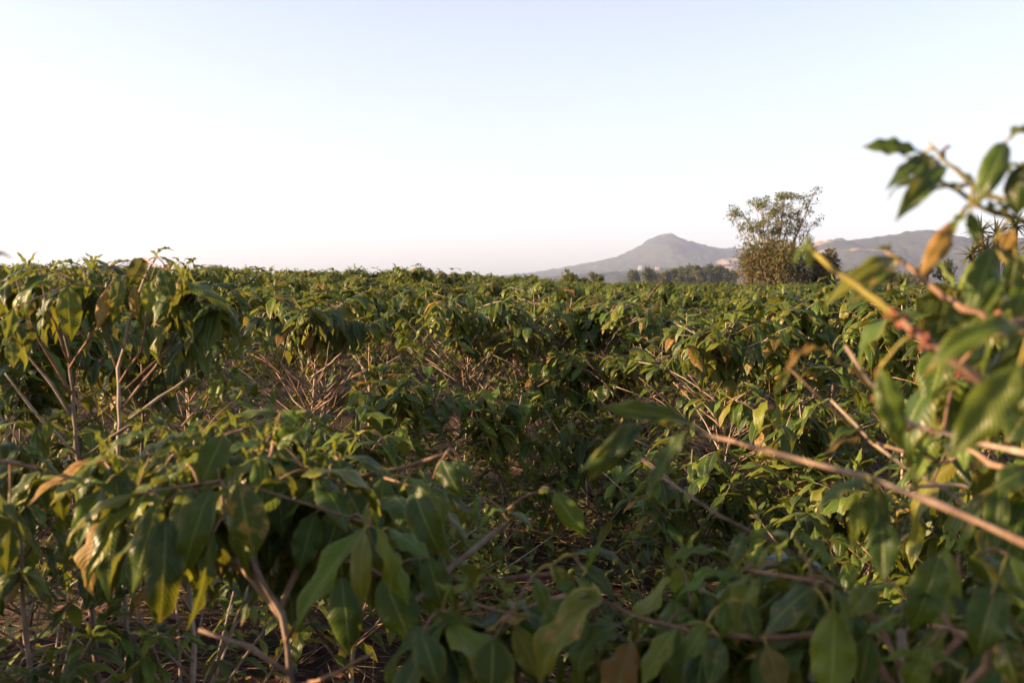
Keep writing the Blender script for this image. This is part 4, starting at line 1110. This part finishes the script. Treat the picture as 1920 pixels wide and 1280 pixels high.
# the rows beyond are one mass of tops
Vs, Fs, Us, Ms, n = [], [], [], [], 0
low = [leaf_cloud([l for l in P[3][2] if l[0].z > 0.7][::1], random.Random(k), 'lo', 1.25) for k, P in enumerate(PROTO)]
for (x, y, d, r1, r2) in FAR:
    V, F, U, MI = low[int(r2 * len(low)) % len(low)]
    a = r1 * 50
    s = height_for(x, y, r1) / 1.45
    Rm = np.array(((math.cos(a), -math.sin(a), 0), (math.sin(a), math.cos(a), 0), (0, 0, 1)), np.float32) * np.array((s * 1.15, s * 1.15, s), np.float32)
    Vs.append(V @ Rm.T + np.array((x, y, ground_z(x, y)), np.float32))
    Fs.append(F + n); Us.append(U); Ms.append(MI); n += len(V)
tag(link('far_plantation', cloud_mesh('far_plantation', (np.concatenate(Vs), np.concatenate(Fs), np.concatenate(Us), np.concatenate(Ms)))),
    'far rows of the coffee plantation merging into one green mass below the skyline', kind='stuff')

# ------------------------------------------------------------------ litter, straw and weeds on the soil
rng = random.Random(9)
Vl, A, W = [], Acc(), Acc()
k = 0
dry_leaf = [leaf_geo(2, 2, random.Random(i), rng.uniform(-1.5, 1.5), 0.5, 0.4, 2) for i in range(5)]
L2, S2, W2 = Acc(), Acc(), Acc()


def spot(dmax):
    d = 2.0 + (dmax - 2.0) * rng.random() ** 0.8
    a = rng.uniform(-0.46, 0.46)
    return d * math.sin(a), d * math.cos(a)


for i in range(9000):
    x, y = spot(11)
    g = rng.choice(dry_leaf)
    b = Vector((x, y, ground_z(x, y) + rng.uniform(0.004, 0.035)))
    a = rng.uniform(0, 6.28)
    t = b + Vector((math.cos(a), math.sin(a), rng.uniform(-0.25, 0.35))) * rng.uniform(0.03, 0.10)
    ax, ay, az_, L = frame(b, t, UP + Vector((rng.uniform(-.6, .6), rng.uniform(-.6, .6), 0)))
    m = np.array(((ax.x, ay.x, az_.x), (ax.y, ay.y, az_.y), (ax.z, ay.z, az_.z))) * np.array((L, L, L))
    L2.add(g[0] @ m.T + np.array(b), g[1], g[2])
tag(link('leaf_litter', L2.build('leaf_litter', [M['dry']])), 'fallen brown leaves scattered on the soil between the shrubs', kind='stuff')
for i in range(3600):
    x, y = spot(10)
    L = rng.uniform(0.08, 0.55)
    a = rng.uniform(0, 6.28)
    el_ = rng.uniform(-0.05, 0.5) if rng.random() < 0.35 else rng.uniform(-0.02, 0.12)
    p = Vector((x, y, ground_z(x, y) + rng.uniform(0.005, 0.03)))
    dv = Vector((math.cos(a) * math.cos(el_), math.sin(a) * math.cos(el_), math.sin(el_)))
    q = p + dv * L * 0.5 + Vector((rng.uniform(-1, 1), rng.uniform(-1, 1), rng.uniform(-.2, .6))) * L * 0.07
    r = rng.uniform(0.0012, 0.0036)
    S2.tube([p, q, p + dv * L], [r, r * 0.9, r * 0.5], 3)
tag(link('dry_twigs', S2.build('dry_twigs', [M['straw']])), 'dry prunings and straw lying on the soil between the shrubs', kind='stuff')
weed_leaf = [leaf_geo(2, 2, random.Random(30 + i), 0.9, 0.4, 0.2, 2) for i in range(4)]
for i in range(4200):
    x, y = spot(10)
    if math.sin(x * 1.7 + 0.6) + math.sin(y * 1.3 + x) < -0.1: continue
    c = Vector((x, y, ground_z(x, y)))
    for k in range(rng.randint(3, 6)):
        a = rng.uniform(0, 6.28)
        b = c + Vector((rng.uniform(-.05, .05), rng.uniform(-.05, .05), rng.uniform(0.0, 0.12)))
        t = b + Vector((math.cos(a), math.sin(a), rng.uniform(-0.2, 1.0))) * rng.uniform(0.025, 0.09)
        ax, ay, az_, L = frame(b, t, UP)
        m = np.array(((ax.x, ay.x, az_.x), (ax.y, ay.y, az_.y), (ax.z, ay.z, az_.z))) * np.array((L * 1.3, L, L))
        W2.add(rng.choice(weed_leaf)[0] @ m.T + np.array(b), weed_leaf[0][1], weed_leaf[0][2])
tag(link('weeds', W2.build('weeds', [M['weed']])), 'small green weeds growing on the soil between the shrubs', kind='stuff')

# ------------------------------------------------------------------ trees and bushes beyond the field
M['tree_leaf'] = leaf_material('tree_leaf', [(0, (0.045, 0.070, 0.014)), (0.6, (0.085, 0.11, 0.018)), (1, (0.14, 0.13, 0.025))], 0.2, 0.35, 0.5)
M['rust_leaf'] = leaf_material('rusty_bush_leaf', [(0, (0.040, 0.045, 0.016)), (0.5, (0.085, 0.065, 0.024)), (1, (0.16, 0.085, 0.035))], 0.2, 0.3, 0.55)
M['dark_leaf'] = leaf_material('dark_tree_leaf', [(0, (0.018, 0.030, 0.014)), (0.6, (0.032, 0.045, 0.018)), (1, (0.06, 0.058, 0.025))], 0.1, 0.25, 0.6)
M['sword'] = leaf_material('sword_leaf', [(0, (0.045, 0.065, 0.022)), (0.6, (0.085, 0.10, 0.03)), (1, (0.16, 0.13, 0.05))], 0.3, 0.2, 0.4)
CARD = [leaf_geo(2, 2, random.Random(60 + i), 1.0, 0.5, 0.1, 2) for i in range(5)]


def scatter_leaves(A, c, rx, rz, n, L, rng, droop=0.2, shell=0.5):
    for _ in range(n):
        while True:
            v = Vector((rng.uniform(-1, 1), rng.uniform(-1, 1), rng.uniform(-1, 1)))
            if shell * rng.random() < v.length < 1: break
        b = c + Vector((v.x * rx, v.y * rx, v.z * rz))
        dr = (v.normalized() * 0.8 + Vector((rng.uniform(-1, 1), rng.uniform(-1, 1), rng.uniform(-1, 1) - droop))).normalized()
        l = L * rng.uniform(0.6, 1.3)
        ax, ay, az_, _l = frame(b, b + dr * l, UP + v * 0.6)
        m = np.array(((ax.x, ay.x, az_.x), (ax.y, ay.y, az_.y), (ax.z, ay.z, az_.z))) * np.array((l * 1.15, l, l))
        g = rng.choice(CARD)
        A.add(g[0] @ m.T + np.array(b), g[1], g[2])


def sparse_tree():
    rng = random.Random(6)
    d = 68.0
    f = at(1452, 525, d); f = gp(f.x, f.y)
    root = thing('sparse_tree', f, 'sparse vase shaped tree with thin bare limbs and tufted leaves above the rusty bush', 'tree')
    A = Acc()
    A.tube([(0, 0, -0.2), (0.03, 0, 0.9), (0, 0.05, 1.7)], [0.20, 0.17, 0.15], 8)
    link('trunk', A.build('trunk', [M['bark']]), root)
    C = Acc()
    # limb tips read off the photograph, (px, py) -> metres around the trunk
    tips = [(1378, 402), (1392, 396), (1398, 432), (1416, 378), (1432, 376), (1446, 384), (1462, 370), (1474, 366), (1484, 374), (1502, 372), (1516, 360), (1523, 378), (1508, 412), (1500, 424), (1430, 395), (1455, 400), (1470, 400), (1418, 392), (1448, 430), (1490, 395), (1408, 426), (1470, 425), (1526, 420), (1440, 410)]
    o = f
    for k, (px, py) in enumerate(tips):
        tip = at(px, py, d) - o
        tip.y = rng.uniform(-1.4, 1.4)
        start = Vector((tip.x * 0.42 + rng.uniform(-.15, .15), tip.y * 0.3, 2.3 + rng.uniform(-0.4, 0.5)))
        wob = lambda a: Vector((rng.uniform(-a, a), rng.uniform(-a, a), rng.uniform(-a, a) * 0.5))
        m1 = start.lerp(tip, 0.35) + Vector((-tip.x * 0.05, 0, 0.2)) + wob(0.12)
        m2 = start.lerp(tip, 0.7) + Vector((-tip.x * 0.03, 0, 0.12)) + wob(0.14)
        foot = Vector((start.x * 0.2, start.y * 0.2, 1.3))
        B = Acc()
        pts = [foot, start, m1, m2, tip]
        B.tube(pts, [0.055, 0.042, 0.031, 0.021, 0.010], 5)
        for q in range(11):
            t = rng.uniform(1.1, 3.9)
            i = int(t)
            s_ = pts[i].lerp(pts[i + 1], t - i)
            e = s_ + Vector((rng.uniform(-.5, .5) + tip.x * 0.10, rng.uniform(-.4, .4), rng.uniform(0.1, 0.6)))
            B.tube([s_, s_.lerp(e, 0.5) + wob(0.06), e], [0.02, 0.014, 0.008], 3)
            if rng.random() < 0.25 + 0.16 * t:
                scatter_leaves(C, e, rng.uniform(0.14, 0.34), 0.13, rng.randint(12, 30), 0.17, rng)
        link('limb', B.build('limb', [M['twig']]), root)
        big = rng.uniform(0.2, 0.42) * (1.2 if k in (4, 5, 6, 7, 14, 15, 16) else 0.9)
        if k not in (10, 11, 22):
            for q in range(3):
                scatter_leaves(C, tip + wob(0.5), big * rng.uniform(0.7, 1.6), big * rng.uniform(0.25, 0.5), int(240 * big * big * 2.4), 0.17, rng)
        else:
            scatter_leaves(C, tip, 0.2, 0.15, 14, 0.14, rng)
    tag(link('crown', C.build('crown', [M['tree_leaf']]), root), kind='stuff')


def bush(name, label, cat, px, topy, wpx, d, mt, seed, group=None, L=0.16, n=900, trunk=0.3, tall=1.0):
    rng = random.Random(seed)
    p = at(px, 525, d)
    f = gp(p.x, p.y)
    top = CAM.z + (525 - topy) / FPX * d - f.z
    rw = wpx / 2 / FPX * d
    root = thing(name, f, label, cat, group)
    T = Acc()
    for k in range(4):
        a = rng.uniform(0, 6.28)
        e = Vector((math.cos(a) * rw * 0.5, math.sin(a) * rw * 0.5, top * 0.7))
        T.tube([(math.cos(a) * 0.1, math.sin(a) * 0.1, -0.2), e * 0.5 + Vector((0, 0, top * 0.05)), e], [0.05 * rw + 0.02, 0.035 * rw + 0.01, 0.012 * rw + 0.006], 5)
    link('trunk', T.build('trunk', [M['bark']]), root)
    C = Acc()
    m = max(7, n // 60)
    for k in range(m):
        a = rng.uniform(0, 6.28); r = rw * math.sqrt(rng.random()) * 0.8
        hz = top * (trunk + (1 - trunk) * rng.random() ** 0.7) * (1 - 0.28 * (r / rw) ** 2 * tall)
        s = rw * rng.uniform(0.22, 0.4)
        scatter_leaves(C, Vector((math.cos(a) * r, math.sin(a) * r, min(hz, top - s * 0.5))), s, s * 0.75, n // m, L, rng)
    tag(link('crown', C.build('crown', [M[mt]]), root), kind='stuff')
    return root


sparse_tree()
bush('rusty_bush', 'large rusty brown leafy bush around the foot of the sparse tree', 'bush', 1452, 453, 150, 66, 'rust_leaf', 3, L=0.24, n=8000, trunk=0.1)
bush('dark_bush', 'dark rounded bush just right of the sparse tree, against the hill', 'bush', 1544, 469, 62, 66, 'rust_leaf', 4, L=0.26, n=3600, trunk=0.1)
bush('small_bush', 'small dark bush poking over the coffee rows below the mountain flank', 'bush', 1117, 512, 34, 80, 'dark_leaf', 5, L=0.2, n=1500)
bush('pale_bush', 'pale green bush on the field edge left of the small dark bush', 'bush', 1068, 508, 44, 60, 'tree_leaf', 6, L=0.2, n=1800)
bush('pale_bush', 'low pale green bush between the small dark bush and its taller neighbour', 'bush', 1092, 517, 26, 60, 'tree_leaf', 16, L=0.2, n=1050)
bush('small_bush', 'little yellowish bush standing over the left shrub against the white sky', 'bush', 88, 486, 44, 38, 'tree_leaf', 7, L=0.15, n=600, trunk=0.5)
bush('small_bush', 'small dark bush under the hill, left of the yucca heads', 'bush', 1772, 488, 44, 75, 'dark_leaf', 8, L=0.22, n=1500)
bush('small_bush', 'low brown bush just left of the dark bush below the hill', 'bush', 1732, 490, 30, 75, 'rust_leaf', 18, L=0.22, n=1200)

# far wood below the mountain
far = [(1188, 512, 22), (1212, 509, 17), (1222, 512, 18), (1235, 515, 8), (1248, 511, 16), (1262, 511, 18), (1275, 507, 18), (1292, 502, 26), (1304, 503, 22), (1312, 504, 10), (1324, 506, 16), (1331, 497, 12), (1344, 497, 14), (1336, 507, 22), (1356, 504, 28), (1374, 512, 18)]
FL = ['low dark tree at the left end of the far wood', 'slim dark tree, second from the left in the far wood', 'dark tree right of the slim pair in the far wood', 'tiny spiky tree standing alone in the gap of the far wood', 'rounded dark tree just right of the gap in the far wood', 'low dark tree left of the large domes in the far wood', 'dark tree against the left side of the largest dome', 'largest domed tree of the far wood below the mountain',
      'domed tree merging into the right of the largest dome', 'thin pointed tree right of the domes in the far wood', 'squat dark tree at the foot of the leaning pine', 'tall leaning pine standing over the far wood', 'tallest broad topped pine near the right of the far wood', 'bushy tree below the two tall pines of the far wood', 'wide olive tree at the right of the far wood', 'reddish low tree at the right end of the far wood']
for k, (px, ty, wp) in enumerate(far):
    bush('far_tree', FL[k], 'tree', px, ty - 4, wp * 1.2, 430 + 12 * (k % 4), 'dark_leaf', 200 + k, 'trees of the far wood', L=1.5, n=900, trunk=0.25, tall=1.2)
for k, (px, ty, wp, lab) in enumerate([(1600, 512, 60, 'left tree of the hazy trio under the hill'), (1650, 508, 70, 'middle tree of the hazy trio under the hill'), (1710, 506, 60, 'right tree of the hazy trio under the hill')]):
    bush('far_tree', lab, 'tree', px, ty, wp, 330, 'dark_leaf', 300 + k, 'hazy trees under the hill', L=1.3, n=900, trunk=0.2)


# yuccas: heads of sword leaves on short trunks
def sword_geo():
    V, F, U = [], [], []
    for i in range(5):
        v = i / 4
        wd = (0.5 + 0.5 * math.sin(math.pi * min(1, v * 1.3 + 0.15))) * 0.055 * (1 - v ** 3)
        z = -0.10 * v * v
        for k in (-1, 0, 1):
            V.append((k * wd, v, z + abs(k) * wd * 0.5)); U.append((0.5 + k / 2, v))
    for i in range(4):
        for k in range(2):
            q = i * 3 + k
            F.append((q, q + 1, q + 4, q + 3))
    return np.array(V, np.float32), F, np.array(U, np.float32)


SWORD = mesh('sword_leaf', *sword_geo(), [M['sword']])


def yucca(label, heads, d, seed, nleaf=46, parts=True):
    rng = random.Random(seed)
    cx = sum(h[0] for h in heads) / len(heads)
    p = at(cx, 525, d)
    f = gp(p.x, p.y)
    root = thing('yucca', f, label, 'yucca', 'yuccas on the field edge')
    T = Acc()
    C = Acc()
    g = sword_geo()
    for (px, py, rp) in heads:
        c = at(px, py, d + rng.uniform(-0.5, 0.5)) - f
        r = rp / FPX * d
        link('trunk', (lambda A: (A.tube([(c.x * 0.15, c.y * 0.15, -0.2), (c.x * 0.7, c.y * 0.7, c.z * 0.5), tuple(c)], [0.11, 0.085, 0.06], 7), A.build('trunk', [M['dry']]))[1])(Acc()), root)
        for k in range(nleaf):
            a = rng.uniform(0, 6.28)
            e = math.asin(rng.uniform(-0.75, 0.98))
            dr = Vector((math.cos(a) * math.cos(e), math.sin(a) * math.cos(e), math.sin(e)))
            l = r * rng.uniform(0.8, 1.15)
            x, y, z, L = frame(c, c + dr * l, UP + dr * 0.2)
            m = Matrix(((x.x * L, y.x * L, z.x * L, c.x), (x.y * L, y.y * L, z.y * L, c.y), (x.z * L, y.z * L, z.z * L, c.z), (0, 0, 0, 1)))
            if parts:
                link('leaf', SWORD, root, m)
            else:
                C.add(g[0] @ np.array(m.to_3x3()).T + np.array(c), g[1], g[2])
    if not parts:
        tag(link('crown', C.build('crown', [M['sword']]), root), kind='stuff')


yucca('large yucca of several spiky heads at the right, behind the ochre leaf', [(1838, 435, 40), (1868, 440, 44), (1904, 425, 42), (1822, 478, 40), (1850, 470, 42), (1890, 475, 44), (1935, 450, 44)], 24, 1, 41)
yucca('low pale yucca showing over the coffee rows under the drooping leaf', [(1668, 522, 36), (1690, 528, 30)], 26, 2, 46)
yucca('small dark yucca at the left side of the rusty bush', [(1402, 484, 24), (1412, 464, 20)], 66.5, 3, 50, False)

# ------------------------------------------------------------------ houses on the foothill
M['wall'] = plain('pale_house_plaster', (0.52, 0.47, 0.41), 0.8, 0.08, 0.5)
M['roof'] = plain('red_tile_roof', (0.42, 0.20, 0.13), 0.8, 0.15, 2)
M['tin'] = plain('grey_tin_roof', (0.42, 0.40, 0.38), 0.5, 0.15, 2)
M['glass'] = plain('dark_window_glass', (0.03, 0.035, 0.04), 0.2, 0.1, 1)


def box(A, x0, x1, y0, y1, z0, z1):
    V = [(x, y, z) for z in (z0, z1) for y in (y0, y1) for x in (x0, x1)]
    A.add(V, [(0, 2, 3, 1), (4, 5, 7, 6), (0, 1, 5, 4), (2, 6, 7, 3), (0, 4, 6, 2), (1, 3, 7, 5)])


from mathutils.bvhtree import BVHTree
FOOT = {}
for nm in ('foothill', 'mountain', 'ground'):
    me_ = bpy.data.objects[nm].data
    FOOT[nm] = BVHTree.FromPolygons([tuple(v.co) for v in me_.vertices], [tuple(p.vertices) for p in me_.polygons])


def house(px, py, wpx, hpx, d, label, roof):
    dr = (at(px, py + hpx / 2, 100) - CAM).normalized()
    hits = [h for h in (t.ray_cast(CAM, dr) for t in FOOT.values()) if h[0] is not None and h[0].y > 300]
    if not hits:
        print('no slope under', label)
        return
    p = min(hits, key=lambda h: h[3])[0]
    d = p.y
    print(label, round(d))
    W, H = wpx / FPX * d, hpx / FPX * d
    D = W * 0.7
    root = thing('house', p, label, 'house', 'pale houses on the foothill')
    A = Acc(); box(A, -W / 2, W / 2, -D / 2, D / 2, -4, H * 0.7)
    link('wall', A.build('wall', [M['wall']], False), root)
    A = Acc()
    e = W * 0.06
    zr = H * 0.7 + 0.01
    V = [(-W / 2 - e, -D / 2 - e, zr), (W / 2 + e, -D / 2 - e, zr), (W / 2 + e, D / 2 + e, zr), (-W / 2 - e, D / 2 + e, zr), (-W / 2 - e, 0, H), (W / 2 + e, 0, H)]
    A.add(V, [(0, 1, 5, 4), (2, 3, 4, 5), (0, 4, 3), (1, 2, 5), (0, 3, 2, 1)])
    link('roof', A.build('roof', [M[roof]], False), root)
    k = max(2, int(W / 4))
    for i in range(k):
        x = -W / 2 + W * (i + 0.5) / k
        A = Acc(); box(A, x - 0.6, x + 0.6, -D / 2 - 0.06, -D / 2 + 0.1, H * 0.25, H * 0.25 + 1.3)
        link('window', A.build('window', [M['glass']], False), root)


house(1200, 502, 6, 7, 1650, 'small bright white house at the left of the foothill', 'tin')
house(1233, 503, 7, 5, 1660, 'faint pinkish house right of the white house on the foothill', 'roof')
house(1190, 513, 9, 6, 1560, 'pale low house under the white house behind the slim trees', 'tin')
house(1365, 504, 15, 8, 1500, 'long pale house with red roof right of the tall pines', 'roof')
house(1334, 505, 6, 7, 1500, 'narrow pale house glimpsed between the two tall pines', 'roof')

# ------------------------------------------------------------------ haze
def haze():
    A = Acc()
    box(A, -5200, 5200, -1300, 5800, -9.0, 330.0)
    T = NT('haze_air')
    pv = T.n('ShaderNodeVolumePrincipled')
    pv.inputs['Color'].default_value = (0.60, 0.73, 1.0, 1)
    pv.inputs['Density'].default_value = 0.000115
    pv.inputs['Anisotropy'].default_value = 0.2
    pv.inputs['Density Attribute'].default_value = ''
    pv.inputs['Color Attribute'].default_value = ''
    pv.inputs['Temperature Attribute'].default_value = ''
    T.t.links.new(pv.outputs[0], T.out.inputs['Volume'])
    try:
        T.m.cycles.homogeneous_volume = True
    except Exception:
        pass
    o = link('haze', A.build('haze', [T.m], False))
    tag(o, 'pale evening haze filling the air as far as the mountain', kind='stuff')


haze()
